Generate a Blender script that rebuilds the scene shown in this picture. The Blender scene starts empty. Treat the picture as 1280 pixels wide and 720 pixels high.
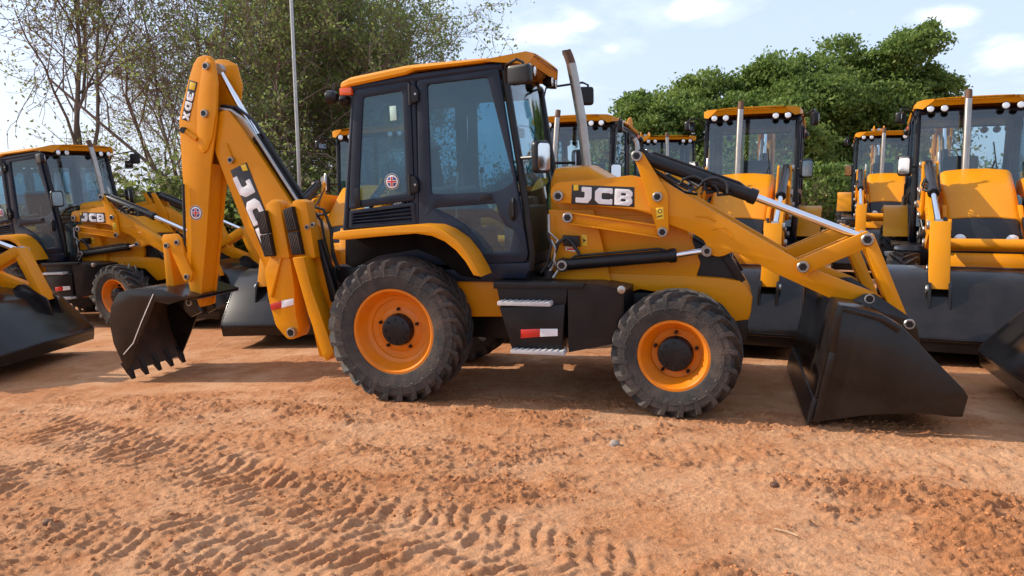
import bpy, bmesh, math, random
import numpy as np
from mathutils import Vector, Matrix
R = math.radians
random.seed(7)
rng = np.random.default_rng(11)
SC = bpy.context.scene
COL = SC.collection

# ------------------------------------------------------------------ camera
cam_d = bpy.data.cameras.new('camera')
cam_d.sensor_width = 36.0
cam_d.lens = 924 / 1280 * 36.0
cam_d.clip_start = 0.05
cam_d.clip_end = 3000
cam = bpy.data.objects.new('camera', cam_d)
COL.objects.link(cam)
PITCH, ROLL, EYE = 0.13, 0.022, 2.01
cam.matrix_world = (Matrix.Translation((0, 0, EYE)) @ Matrix.Rotation(math.pi / 2 - PITCH, 4, 'X')
                    @ Matrix.Rotation(-ROLL, 4, 'Z'))
SC.camera = cam
SC.render.resolution_x, SC.render.resolution_y = 1024, 576

# machine frame: x forward, y to its left, z up
YAW = -0.28
MO = Vector((-0.853, 8.0, 0))
MX = Vector((math.cos(YAW), math.sin(YAW), 0))
MY = Vector((-math.sin(YAW), math.cos(YAW), 0))

# ------------------------------------------------------------------ sky and sun
SUN_EL = R(33)
sd = (-MX * math.cos(R(5)) - MY * math.sin(R(5))).normalized()    # horizontal direction towards the sun
SUN_AZ = math.atan2(sd.x, sd.y)                                      # clockwise from +Y
w = bpy.data.worlds.new('World')
SC.world = w
w.use_nodes = True
nt = w.node_tree
nt.nodes.clear()
def N(t, kind, **kw):
    n = t.nodes.new(kind)
    for k, v in kw.items():
        setattr(n, k, v)
    return n
sky = N(nt, 'ShaderNodeTexSky', sky_type='NISHITA', sun_disc=False, sun_elevation=SUN_EL, sun_rotation=SUN_AZ,
        altitude=200, air_density=1.0, dust_density=3.0, ozone_density=1.2)
tc = N(nt, 'ShaderNodeTexCoord')
mp = N(nt, 'ShaderNodeMapping')
mp.inputs['Scale'].default_value = (1, 1, 2.6)
nz = N(nt, 'ShaderNodeTexNoise')
nz.inputs['Scale'].default_value = 4.2
nz.inputs['Detail'].default_value = 8
nz.inputs['Roughness'].default_value = 0.55
cr = N(nt, 'ShaderNodeValToRGB')
cr.color_ramp.elements[0].position = 0.54
cr.color_ramp.elements[0].color = (0, 0, 0, 1)
cr.color_ramp.elements[1].position = 0.80
cr.color_ramp.elements[1].color = (1, 1, 1, 1)
mx = N(nt, 'ShaderNodeMix', data_type='RGBA')
mx.inputs['B'].default_value = (9.0, 9.0, 9.3, 1)
bg = N(nt, 'ShaderNodeBackground')
bg.inputs['Strength'].default_value = 0.148
ou = N(nt, 'ShaderNodeOutputWorld')
L = nt.links.new
L(tc.outputs['Generated'], mp.inputs['Vector'])
L(mp.outputs['Vector'], nz.inputs['Vector'])
L(nz.outputs['Fac'], cr.inputs['Fac'])
mul = N(nt, 'ShaderNodeMath', operation='MULTIPLY')
mul.inputs[1].default_value = 0.40
L(cr.outputs['Color'], mul.inputs[0])
# a few soft heaped clouds, placed by their direction in the sky
puff = N(nt, 'ShaderNodeTexNoise')
puff.inputs['Scale'].default_value = 11
puff.inputs['Detail'].default_value = 9
puff.inputs['Roughness'].default_value = 0.6
L(mp.outputs['Vector'], puff.inputs['Vector'])
cloud = mul.outputs[0]
for (dv, rad) in [((0.048, 0.978, 0.201), 0.13), ((0.089, 0.974, 0.209), 0.07), ((0.134, 0.975, 0.177), 0.05), ((0.545, 0.827, 0.137), 0.1), ((0.494, 0.85, 0.182), 0.07), ((0.243, 0.945, 0.22), 0.1)]:
    df = N(nt, 'ShaderNodeVectorMath', operation='SUBTRACT')
    df.inputs[1].default_value = dv
    L(tc.outputs['Generated'], df.inputs[0])
    st = N(nt, 'ShaderNodeVectorMath', operation='MULTIPLY')
    st.inputs[1].default_value = (1, 1, 2.4)
    L(df.outputs[0], st.inputs[0])
    ln = N(nt, 'ShaderNodeVectorMath', operation='LENGTH')
    L(st.outputs[0], ln.inputs[0])
    fall = N(nt, 'ShaderNodeMapRange')
    fall.inputs['From Min'].default_value = rad
    fall.inputs['From Max'].default_value = 0
    fall.inputs['To Min'].default_value = -0.55
    fall.inputs['To Max'].default_value = 0.30
    fall.clamp = False
    L(ln.outputs['Value'], fall.inputs['Value'])
    sm = N(nt, 'ShaderNodeMath', operation='ADD')
    L(fall.outputs[0], sm.inputs[0]); L(puff.outputs['Fac'], sm.inputs[1])
    ed = N(nt, 'ShaderNodeMapRange', interpolation_type='SMOOTHSTEP')
    ed.inputs['From Min'].default_value = 0.36
    ed.inputs['From Max'].default_value = 0.95
    ed.inputs['To Max'].default_value = 0.8
    L(sm.outputs[0], ed.inputs['Value'])
    mxm = N(nt, 'ShaderNodeMath', operation='MAXIMUM')
    L(cloud, mxm.inputs[0]); L(ed.outputs[0], mxm.inputs[1])
    cloud = mxm.outputs[0]
L(cloud, mx.inputs['Factor'])
veil = N(nt, 'ShaderNodeMix', data_type='RGBA')          # thin high haze over the whole sky
veil.inputs['Factor'].default_value = 0.62
veil.inputs['B'].default_value = (4.5, 5.3, 6.9, 1)
L(sky.outputs['Color'], veil.inputs['A'])
L(veil.outputs['Result'], mx.inputs['A'])
L(mx.outputs['Result'], bg.inputs['Color'])
L(bg.outputs['Background'], ou.inputs['Surface'])

sun_d = bpy.data.lights.new('sun', 'SUN')
sun_d.energy = 4.3
sun_d.angle = R(0.5)
sun_d.color = (1.0, 0.90, 0.76)
sun = bpy.data.objects.new('sun', sun_d)
COL.objects.link(sun)
sv = Vector((sd.x * math.cos(SUN_EL), sd.y * math.cos(SUN_EL), math.sin(SUN_EL)))
sun.rotation_euler = sv.to_track_quat('Z', 'Y').to_euler()
sun.location = sv * 50
SC.view_settings.view_transform = 'Standard'
SC.view_settings.look = 'None'
SC.view_settings.exposure = 0.40
SC.view_settings.gamma = 1.0

# ------------------------------------------------------------------ materials
MATS = {}
def mat(name, col, rough=0.5, metal=0.0, var=0.12, scale=6.0, dust=0.0, coat=0.0, bump=0.0, bscale=60, spec=0.5, dcol=(.30, .17, .10), speck=0.0):
    m = bpy.data.materials.new(name)
    m.use_nodes = True
    t = m.node_tree
    b = t.nodes['Principled BSDF']
    l = t.links.new
    tcn = N(t, 'ShaderNodeTexCoord')
    n1 = N(t, 'ShaderNodeTexNoise')
    n1.inputs['Scale'].default_value = scale
    n1.inputs['Detail'].default_value = 6
    l(tcn.outputs['Object'], n1.inputs['Vector'])
    mr = N(t, 'ShaderNodeMapRange')
    mr.inputs['From Min'].default_value = 0.25
    mr.inputs['From Max'].default_value = 0.75
    mr.inputs['To Min'].default_value = 1 - var
    mr.inputs['To Max'].default_value = 1 + var
    l(n1.outputs['Fac'], mr.inputs['Value'])
    hv = N(t, 'ShaderNodeHueSaturation')
    hv.inputs['Color'].default_value = (*col, 1)
    l(mr.outputs['Result'], hv.inputs['Value'])
    out = hv.outputs['Color']
    if speck:
        n4 = N(t, 'ShaderNodeTexNoise')
        n4.inputs['Scale'].default_value = 38
        n4.inputs['Detail'].default_value = 5
        n4.inputs['Roughness'].default_value = .7
        l(tcn.outputs['Object'], n4.inputs['Vector'])
        r4 = N(t, 'ShaderNodeMapRange')
        r4.inputs['From Min'].default_value = .60
        r4.inputs['From Max'].default_value = .72
        r4.inputs['To Max'].default_value = speck
        l(n4.outputs['Fac'], r4.inputs['Value'])
        m4 = N(t, 'ShaderNodeMix', data_type='RGBA')
        m4.inputs['B'].default_value = (col[0] * .35, col[1] * .33, col[2] * .5 + .01, 1)
        l(r4.outputs['Result'], m4.inputs['Factor'])
        l(out, m4.inputs['A'])
        out = m4.outputs['Result']
    if dust:
        n2 = N(t, 'ShaderNodeTexNoise')
        n2.inputs['Scale'].default_value = 3.3
        n2.inputs['Detail'].default_value = 10
        n2.inputs['Roughness'].default_value = 0.7
        l(tcn.outputs['Object'], n2.inputs['Vector'])
        r2 = N(t, 'ShaderNodeMapRange')
        r2.inputs['From Min'].default_value = 0.42
        r2.inputs['From Max'].default_value = 0.8
        r2.inputs['To Max'].default_value = dust
        l(n2.outputs['Fac'], r2.inputs['Value'])
        mm = N(t, 'ShaderNodeMix', data_type='RGBA')
        mm.inputs['B'].default_value = (*dcol, 1)
        l(r2.outputs['Result'], mm.inputs['Factor'])
        l(out, mm.inputs['A'])
        out = mm.outputs['Result']
        rr = N(t, 'ShaderNodeMapRange')
        rr.inputs['To Min'].default_value = rough
        rr.inputs['To Max'].default_value = min(1, rough + .45)
        l(r2.outputs['Result'], rr.inputs['Value'])
        l(rr.outputs['Result'], b.inputs['Roughness'])
    else:
        b.inputs['Roughness'].default_value = rough
    l(out, b.inputs['Base Color'])
    b.inputs['Metallic'].default_value = metal
    b.inputs['Specular IOR Level'].default_value = spec
    b.inputs['Coat Weight'].default_value = coat
    b.inputs['Coat Roughness'].default_value = 0.08
    if bump:
        n3 = N(t, 'ShaderNodeTexNoise')
        n3.inputs['Scale'].default_value = bscale
        n3.inputs['Detail'].default_value = 4
        l(tcn.outputs['Object'], n3.inputs['Vector'])
        bp = N(t, 'ShaderNodeBump')
        bp.inputs['Strength'].default_value = bump
        bp.inputs['Distance'].default_value = 0.02
        l(n3.outputs['Fac'], bp.inputs['Height'])
        l(bp.outputs['Normal'], b.inputs['Normal'])
    MATS[name] = m
    return m

def glass(name, tint, refl=.05, haze=0.0, hcol=(.1, .2, .25)):
    m = bpy.data.materials.new(name)
    m.use_nodes = True
    t = m.node_tree
    t.nodes.clear()
    o = N(t, 'ShaderNodeOutputMaterial')
    tr = N(t, 'ShaderNodeBsdfTransparent')
    tr.inputs['Color'].default_value = (*tint, 1)
    df = N(t, 'ShaderNodeBsdfDiffuse')
    df.inputs['Color'].default_value = (*hcol, 1)
    m0 = N(t, 'ShaderNodeMixShader')
    m0.inputs['Fac'].default_value = haze
    gl = N(t, 'ShaderNodeBsdfGlossy')
    gl.inputs['Roughness'].default_value = 0.015
    lw = N(t, 'ShaderNodeLayerWeight')
    lw.inputs['Blend'].default_value = .5
    pw = N(t, 'ShaderNodeMath', operation='POWER')
    pw.inputs[1].default_value = 4.0
    fr = N(t, 'ShaderNodeMath', operation='MULTIPLY_ADD')
    fr.inputs[1].default_value = .75
    fr.inputs[2].default_value = refl
    t.links.new(lw.outputs['Facing'], pw.inputs[0])
    t.links.new(pw.outputs[0], fr.inputs[0])
    m1 = N(t, 'ShaderNodeMixShader')
    l = t.links.new
    l(tr.outputs[0], m0.inputs[1]); l(df.outputs[0], m0.inputs[2])
    l(fr.outputs[0], m1.inputs['Fac']); l(m0.outputs[0], m1.inputs[1]); l(gl.outputs[0], m1.inputs[2])
    l(m1.outputs[0], o.inputs['Surface'])
    MATS[name] = m
    return m

YEL = mat('yellow_paint', (.68, .252, .0015), .38, var=.09, scale=2.2, dust=.26, coat=.10, spec=.18, dcol=(.46, .25, .06), speck=.35)
RIMC = mat('rim_paint', (.70, .185, .002), .42, var=.08, scale=9, dust=.5, coat=.08, speck=.4, spec=.35, dcol=(.36, .18, .06))
BLK = mat('black_paint', (.009, .009, .011), .34, var=.3, scale=8, dust=.05, coat=.0, spec=.3, dcol=(.20, .11, .07))
BKT = mat('bucket_paint', (.013, .010, .009), .17, var=.4, scale=5, dust=.0, coat=.0, spec=.35, dcol=(.20, .12, .08))  # black paint; the brown tint bakes in colour reflected from the ground
TRIM = mat('dark_trim', (.009, .016, .031), .40, var=.2, scale=10, dust=.03, spec=.3)
LINER = mat('wing_underside', (.010, .009, .009), .95, var=.3, spec=.1)
RUB = mat('tyre_rubber', (.026, .025, .025), .72, var=.3, scale=14, dust=.68, bump=.25, bscale=45, dcol=(.17, .110, .076))
HOSE = mat('hose_rubber', (.012, .012, .013), .45, var=.2)
CHR = mat('chrome', (.80, .80, .82), .10, metal=1.0, var=.03)
STL = mat('galvanised_steel', (.40, .39, .37), .36, metal=.85, var=.2, scale=20, dust=.1)
ALU = mat('step_aluminium', (.50, .49, .49), .55, metal=.0, var=.12, scale=25, dust=.15)
WHT = mat('white_print', (.80, .80, .80), .5, var=.03)
DEC = mat('decal_black', (.018, .016, .016), .4, var=.1)
RED = mat('reflector_red', (.55, .02, .015), .25, var=.1, coat=.5)
SIL = mat('reflector_silver', (.72, .72, .74), .25, var=.1, coat=.5)
BLU = mat('emblem_blue', (.05, .06, .22), .4, var=.1)
STK = mat('sticker_yellow', (.80, .52, .03), .45, var=.08, scale=30)
STG = mat('sticker_green', (.50, .72, .62), .5, var=.05)
AMB = mat('amber_lens', (.75, .10, .01), .2, var=.1, coat=.6)
LEN = mat('lamp_lens', (.78, .80, .82), .08, var=.05, coat=1.0, metal=.3)
SEAT = mat('seat_fabric', (.040, .045, .05), .85, var=.25, scale=30)
PANEL = mat('cab_interior', (.10, .11, .12), .7, var=.15)
RUST = mat('worn_steel', (.11, .055, .030), .75, metal=.2, var=.5, scale=7, dust=.6, dcol=(.16, .08, .045))
PIPE = mat('exhaust_chrome', (.38, .34, .30), .28, metal=.9, var=.12, scale=14, dust=.25, dcol=(.30, .20, .13))
ROPE = mat('rope', (.70, .67, .62), .8)
INNER = mat('bucket_inside', (.045, .026, .017), .7, var=.5, scale=6, dust=.3, dcol=(.12, .06, .035))
GLD = glass('door_glass', (.54, .74, .82), .06, .14, (.075, .21, .31))
GLW = glass('windscreen_glass', (.84, .91, .93), .07, .0)
WOOD = mat('trunk_bark', (.16, .125, .10), .9, var=.35, scale=12, bump=.5, bscale=30)
TWIG = mat('twig_bark', (.21, .15, .115), .9, var=.35, scale=9)

# ------------------------------------------------------------------ mesh helpers
class MB:
    def __init__(self):
        self.bm = bmesh.new()
        self.mats = []
    def mi(self, m):
        if m not in self.mats:
            self.mats.append(m)
        return self.mats.index(m)
    def raw(self, vs, fs, m, M=None):
        i = self.mi(m)
        bv = [self.bm.verts.new(M @ Vector(v) if M else v) for v in vs]
        out = []
        for f in fs:
            try:
                fc = self.bm.faces.new([bv[k] for k in f])
                fc.material_index = i
                out.append(fc)
            except ValueError:
                pass
        return bv, out
    def hexa(self, p, m, bev=0.0):
        """eight points: bottom ring 0-3, top ring 4-7"""
        bv, fs = self.raw(p, [(3, 2, 1, 0), (4, 5, 6, 7), (0, 1, 5, 4), (1, 2, 6, 5), (2, 3, 7, 6), (3, 0, 4, 7)], m)
        if bev:
            es = list({e for f in fs for e in f.edges})
            r = bmesh.ops.bevel(self.bm, geom=es, offset=bev, segments=2, profile=.6, affect='EDGES')
            for f in r['faces']:
                f.material_index = self.mi(m)
        return self
    def box(self, x0, x1, y0, y1, z0, z1, m, bev=.008, M=None):
        p = [(x0, y0, z0), (x1, y0, z0), (x1, y1, z0), (x0, y1, z0), (x0, y0, z1), (x1, y0, z1), (x1, y1, z1), (x0, y1, z1)]
        if M:
            p = [M @ Vector(v) for v in p]
        return self.hexa(p, m, bev)
    def bar(self, a, b, wid, y0, y1, m, bev=.006, ext=0.0):
        """straight bar in the x-z plane from a to b, wid high, between y0 and y1"""
        a = Vector((a[0], 0, a[1])); b = Vector((b[0], 0, b[1]))
        d = (b - a).normalized(); n = Vector((-d.z, 0, d.x)) * wid / 2
        a -= d * ext; b += d * ext
        Y0, Y1 = Vector((0, y0, 0)), Vector((0, y1, 0))
        return self.hexa([a - n + Y0, b - n + Y0, b - n + Y1, a - n + Y1, a + n + Y0, b + n + Y0, b + n + Y1, a + n + Y1], m, bev)
    def tube(self, pts, r, m, seg=10, caps=True):
        P = [Vector(p) for p in pts]
        rs = r if isinstance(r, (list, tuple)) else [r] * len(P)
        i = self.mi(m)
        up = None
        rings = []
        for k, p in enumerate(P):
            d = (P[min(k + 1, len(P) - 1)] - P[max(k - 1, 0)]).normalized()
            if up is None:
                up = d.orthogonal().normalized()
            else:
                up = (up - d * up.dot(d)).normalized()
            s = d.cross(up)
            rings.append([self.bm.verts.new(p + (up * math.cos(a) + s * math.sin(a)) * rs[k]) for a in [2 * math.pi * q / seg for q in range(seg)]])
        for a, b in zip(rings, rings[1:]):
            for q in range(seg):
                f = self.bm.faces.new((a[q], a[(q + 1) % seg], b[(q + 1) % seg], b[q]))
                f.material_index = i
        if caps:
            for rg, fl in ((rings[0], True), (rings[-1], False)):
                f = self.bm.faces.new(list(reversed(rg)) if fl else rg)
                f.material_index = i
        return self
    def lathe(self, prof, c, m, seg=40, axis='Y', close=False, caps=True):
        """profile of (offset along axis, radius)"""
        i = self.mi(m)
        c = Vector(c)
        rings = []
        for a, r in prof:
            ring = []
            for q in range(seg):
                t = 2 * math.pi * q / seg
                u, v = r * math.cos(t), r * math.sin(t)
                if axis == 'Y': o = (u, a, v)
                elif axis == 'X': o = (a, u, v)
                else: o = (u, v, a)
                ring.append(self.bm.verts.new(c + Vector(o)))
            rings.append(ring)
        prs = list(zip(rings, rings[1:]))
        if close: prs.append((rings[-1], rings[0]))
        for a, b in prs:
            for q in range(seg):
                f = self.bm.faces.new((a[q], a[(q + 1) % seg], b[(q + 1) % seg], b[q]))
                f.material_index = i
        if not close and caps:
            for rg in (rings[0], rings[-1]):
                f = self.bm.faces.new(rg)
                f.material_index = i
        return self
    def plate(self, loops, y0, y1, m, bev=.006, M=None):
        """flat outline(s) in x-z (outer loop first, holes after) given thickness from y0 to y1"""
        if loops and not isinstance(loops[0], list):
            loops = [loops]
        th = abs(y1 - y0)
        bev = min(bev, th / 2 * .8)
        cu = bpy.data.curves.new('outline', 'CURVE')
        cu.dimensions = '2D'
        cu.fill_mode = 'BOTH'
        cu.extrude = th / 2 - bev
        cu.bevel_depth = bev
        cu.bevel_resolution = 1
        cu.offset = -bev
        for lp in loops:
            s = cu.splines.new('POLY')
            s.points.add(len(lp) - 1)
            for k, (x, z) in enumerate(lp):
                s.points[k].co = (x, z, 0, 1)
            s.use_cyclic_u = True
        ob = bpy.data.objects.new('outline', cu)
        me = bpy.data.meshes.new_from_object(ob)
        ym = (y0 + y1) / 2
        vs = [Vector((v.co.x, ym - v.co.z, v.co.y)) for v in me.vertices]
        self.raw(vs, [list(p.vertices) for p in me.polygons], m, M)
        bpy.data.objects.remove(ob)
        bpy.data.curves.remove(cu)
        bpy.data.meshes.remove(me)
        return self
    def loft(self, secs, m, caps=True):
        i = self.mi(m)
        rings = [[self.bm.verts.new(p) for p in s] for s in secs]
        n = len(rings[0])
        for a, b in zip(rings, rings[1:]):
            for q in range(n):
                f = self.bm.faces.new((a[q], a[(q + 1) % n], b[(q + 1) % n], b[q]))
                f.material_index = i
        if caps:
            self.bm.faces.new(list(reversed(rings[0]))).material_index = i
            self.bm.faces.new(rings[-1]).material_index = i
        return self
    def mesh(self, name, ang=32, mirror=False, shift=None):
        bmesh.ops.remove_doubles(self.bm, verts=self.bm.verts, dist=1e-5)
        if mirror:
            for v in self.bm.verts: v.co.y = -v.co.y
        if shift is not None:
            for v in self.bm.verts: v.co -= shift
        bmesh.ops.recalc_face_normals(self.bm, faces=self.bm.faces)
        me = bpy.data.meshes.new(name)
        self.bm.to_mesh(me)
        self.bm.free()
        for k in self.mats: me.materials.append(k)
        for p in me.polygons: p.use_smooth = True
        me.set_sharp_from_angle(angle=R(ang))
        return me

def link(name, me, parent=None, loc=None):
    o = bpy.data.objects.new(name, me)
    COL.objects.link(o)
    if parent: o.parent = parent
    if loc is not None: o.location = loc
    return o
def part(name, mb, parent, ang=32, mirror=False, label=None):
    o = link(name, mb.mesh(name, ang, mirror), parent)
    if label: o['label'] = label
    return o
def tag(o, label=None, cat=None, group=None, kind=None):
    if label: o['label'] = label
    if cat: o['category'] = cat
    if group: o['group'] = group
    if kind: o['kind'] = kind
    return o
def rounded(lp, r, seg=4):
    """outline with its corners rounded"""
    out = []
    n = len(lp)
    for k in range(n):
        p0, p, p1 = Vector(lp[k - 1]), Vector(lp[k]), Vector(lp[(k + 1) % n])
        a, b = p0 - p, p1 - p
        rr = min(r, a.length * .45, b.length * .45)
        s, e = p + a.normalized() * rr, p + b.normalized() * rr
        for q in range(seg + 1):
            t = q / seg
            c = s * (1 - t) ** 2 + p * 2 * t * (1 - t) + e * t * t
            out.append((c.x, c.y))
    return out
def circ(c, r, n=20, sx=1.0):
    return [(c[0] + r * sx * math.cos(2 * math.pi * k / n), c[1] + r * math.sin(2 * math.pi * k / n)) for k in range(n)]
def rect(x0, z0, x1, z1):
    return [(x0, z0), (x1, z0), (x1, z1), (x0, z1)]

# lettering: outlines in a unit box, outer loop first
GL = {
 'J': [[(.34, 1), (.92, 1), (.92, .30), (.72, 0), (.0, 0), (.0, .32), (.46, .32), (.52, .38), (.52, .70), (.34, .70)]],
 'C': [[(.22, 1), (1, 1), (1, .66), (.86, .66), (.86, .70), (.44, .70), (.38, .64), (.38, .36), (.44, .30), (.86, .30), (.86, .34), (1, .34), (1, 0), (.22, 0), (0, .22), (0, .78)]],
 'B': [[(0, 0), (.82, 0), (1, .16), (1, .40), (.90, .50), (1, .60), (1, .84), (.82, 1), (0, 1)], [(.36, .24), (.60, .24), (.64, .28), (.64, .36), (.60, .40), (.36, .40)], [(.36, .60), (.60, .60), (.64, .64), (.64, .72), (.60, .76), (.36, .76)]],
 '3': [[(0, 1), (.78, 1), (1, .84), (1, .60), (.90, .50), (1, .40), (1, .16), (.78, 0), (0, 0), (0, .27), (.58, .27), (.64, .31), (.64, .36), (.58, .40), (.22, .40), (.22, .60), (.58, .60), (.64, .64), (.64, .69), (.58, .73), (0, .73)]],
 'D': [[(0, 0), (.72, 0), (1, .26), (1, .74), (.72, 1), (0, 1)], [(.36, .27), (.56, .27), (.64, .36), (.64, .64), (.56, .73), (.36, .73)]],
 'X': [[(0, 1), (.38, 1), (.5, .74), (.62, 1), (1, 1), (.70, .5), (1, 0), (.62, 0), (.5, .26), (.38, 0), (0, 0), (.30, .5)]],
}
def lettering(mb, word, o, u, v, wid, gap, y0, y1, m):
    """o = lower left corner, u = letter-width direction, v = height vector (all in x-z)"""
    o, u, v = Vector(o), Vector(u), Vector(v)
    x = 0.0
    for ch in word:
        lps = []
        for lp in GL[ch]:
            lps.append([tuple(o + u * (x + a * wid) + v * b) for a, b in rounded(lp, .05, 2)])
        mb.plate(lps, y0, y1, m, bev=.0005)
        x += wid + gap

PROTO = []
# ------------------------------------------------------------------ the backhoe loader
def copy_tree(o, parent=None):
    c = o.copy()
    COL.objects.link(c)
    if parent: c.parent = parent
    for ch in KIDS.get(o.name, []):
        copy_tree(ch, c)
    return c
KIDS = {}

def wheel(root, x, y, rad, hw, rimr, nl, side, hubf=.38, name='wheel'):
    """side -1: machine's right (outer face towards -y)"""
    Rm = rimr
    # rim
    mb = MB()
    s = side
    prof = [(s * hw * .80, Rm + .012), (s * hw * .86, Rm + .006), (s * hw * .86, Rm - .016), (s * hw * .78, Rm - .03), (s * hw * .70, Rm - .034), (s * hw * .52, Rm - .060),
            (s * hw * .30, Rm - .075), (s * hw * .26, Rm - .085), (s * hw * .20, Rm * .72), (s * hw * .12, Rm * .70), (s * hw * .10, Rm * .56), (s * hw * .16, Rm * .52), (s * hw * .18, Rm * .40), (s * hw * .18, .02)]
    mb.lathe(prof, (0, 0, 0), RIMC, 48, caps=False)
    prof2 = [(s * hw * .80, Rm + .01), (-s * hw * .8, Rm + .01), (-s * hw * .8, Rm - .03), (-s * hw * .3, Rm - .06), (-s * hw * .2, .1), (-s * hw * .2, .02)]
    mb.lathe(prof2, (0, 0, 0), RIMC, 32, caps=False)
    rim = link(name, mb.mesh('wheel_rim', 40), root, (x, y, rad))
    # tyre
    mb = MB()
    pr = [(.80, Rm), (.90, Rm + .012), (.985, Rm + (rad - Rm) * .30), (1.0, Rm + (rad - Rm) * .50), (.985, Rm + (rad - Rm) * .70), (.95, rad - .11), (.82, rad - .056), (.4, rad - .040), (0, rad - .036)]
    full = [(a * hw, b) for a, b in pr] + [(-a * hw, b) for a, b in reversed(pr[:-1])]
    mb.lathe(full, (0, 0, 0), RUB, 72, caps=False)
    # raised ring on the side wall
    for sg in (-1, 1):
        rr = Rm + (rad - Rm) * .46
        mb.lathe([(sg * hw * .99, rr - .006), (sg * (hw * .99 + .006), rr - .004), (sg * (hw * .99 + .006), rr + .004), (sg * hw * .985, rr + .008)], (0, 0, 0), RUB, 64, caps=False)
    da = 2 * math.pi / nl
    for sg in (-1, 1):
        for k in range(nl):
            a0 = k * da + (da / 2 if sg > 0 else 0)
            jit = random.uniform(-.004, .004)
            st = [(-.01, rad + .0, a0 + .0, .20), (.42, rad + .002, a0 + .30 * .6, .19), (.80, rad - .004, a0 + .62 * .6, .21), (.965, rad - .022, a0 + .74 * .6, .25), (1.01, rad - .075, a0 + .78 * .6, .24), (1.02, rad - .042 - .45 * (rad - Rm), a0 + .80 * .6, .20)]
            rings = []
            for (yy, rt, an, wd) in st:
                wa = wd * .5 * da * 1.05 + jit
                base = rt - .062 if yy < .9 else rt - .06
                if yy > 1: base = rt - .012
                q = []
                for (rr, aa) in ((base, an - wa * 1.15), (rt, an - wa), (rt, an + wa), (base, an + wa * 1.15)):
                    yv = sg * hw * (yy if rr == rt or yy > .9 else min(yy, .9))
                    if yy > .9 and rr != rt: yv = sg * hw * (yy - .05)
                    q.append((rr * math.cos(aa), yv, rr * math.sin(aa)))
                rings.append(q)
            mb.loft(rings, RUB)
    t = link('tyre', mb.mesh('tyre', 30), rim)
    # hub
    mb = MB()
    hr = Rm * hubf
    o = s * hw * .17
    mb.lathe([(o, hr * 1.02), (o + s * .05, hr), (o + s * .085, hr * .93), (o + s * .095, hr * .80), (o + s * .095, .02)], (0, 0, 0), BLK, 32)
    for k in range(8):
        a = k * math.pi / 4
        mb.lathe([(o + s * .09, .012), (o + s * .108, .012), (o + s * .110, .004)], (hr * .72 * math.cos(a), 0, hr * .72 * math.sin(a)), BLK, 6)
    h = link('hub_cap', mb.mesh('hub_cap'), rim)
    mb = MB()
    mb.lathe([(o - s * .03, .017), (o + s * .03, .017), (o + s * .045, .010)], (0, 0, 0), BLK, 6)
    nm = mb.mesh('wheel_nut')
    for k in range(5):
        a = k * 2 * math.pi / 5 + .3
        link('wheel_nut', nm, rim, (Rm * (hubf + .11) * math.cos(a), 0, Rm * (hubf + .11) * math.sin(a)))
    return rim

def pin(root, p, y, r=.05, d=.03, side=-1):
    mb = MB()
    r *= .88
    mb.lathe([(y, r * .92), (y + side * d * .8, r * .92), (y + side * d, r * .82), (y + side * d, r * .66), (y + side * d * .7, r * .62), (y + side * d * .7, .004)], (p[0], 0, p[1]), STL, 24)
    mb.lathe([(y + side * d * .5, r * .62), (y + side * d * 1.05, r * .58), (y + side * d * 1.05, .004)], (p[0], 0, p[1]), BLK, 6)
    return part('pin', mb, root)

def cylinder_part(root, a, b, c, y, rb, rr, name='hydraulic_cylinder', y2=None):
    """barrel a->b, rod b->c"""
    y2 = y if y2 is None else y2
    A, B, C_ = Vector((a[0], y, a[1])), Vector((b[0], y, b[1])), Vector((c[0], y2, c[1]))
    d = (B - A).normalized()
    mb = MB()
    mb.tube([A, A + d * .03, B - d * .07, B - d * .07, B - d * .01, B], [rb * .8, rb, rb, rb * 1.14, rb * 1.14, rb * .95], BLK, 18)
    mb.lathe([(-rb * .7, rb * 1.15), (rb * .7, rb * 1.15)], A, BLK, 18)
    o = part(name, mb, root)
    mb = MB()
    mb.tube([B, C_], rr, CHR, 14)
    mb.lathe([(-rr * 1.2, rr * 1.9), (rr * 1.2, rr * 1.9)], C_, STL, 16)
    link('rod', mb.mesh('rod'), o)
    # a hard line along the barrel
    mb = MB()
    n = Vector((0, 0, 1)) * (rb + .016)
    mb.tube([A + d * .08 + n * .7, A + d * .12 + n, B - d * .16 + n, B - d * .10 + n * .7], .011, HOSE, 8)
    link('oil_line', mb.mesh('oil_line'), o)
    return o

def emblem(root, c, y, r, tilt=1.0, parent_name='roundel_emblem'):
    mb = MB()
    mb.plate(circ(c, r, 28), y - .003, y, WHT, .0005)
    mb.plate([circ(c, r * .96, 28), circ(c, r * .84, 28)], y - .005, y - .002, DEC, .0005)
    mb.plate(circ(c, r * .66, 24), y - .005, y - .002, BLU, .0005)
    mb.plate(rect(c[0] - r * .66, c[1] - r * .17, c[0] + r * .66, c[1] + r * .17), y - .0065, y - .004, WHT, .0003)
    mb.plate(rect(c[0] - r * .17, c[1] - r * .66, c[0] + r * .17, c[1] + r * .66), y - .0070, y - .004, WHT, .0003)
    mb.plate(rect(c[0] - r * .62, c[1] - r * .10, c[0] + r * .62, c[1] + r * .10), y - .0090, y - .005, RED, .0003)
    mb.plate(rect(c[0] - r * .10, c[1] - r * .62, c[0] + r * .10, c[1] + r * .62), y - .0095, y - .005, RED, .0003)
    return part(parent_name, mb, root)

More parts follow.
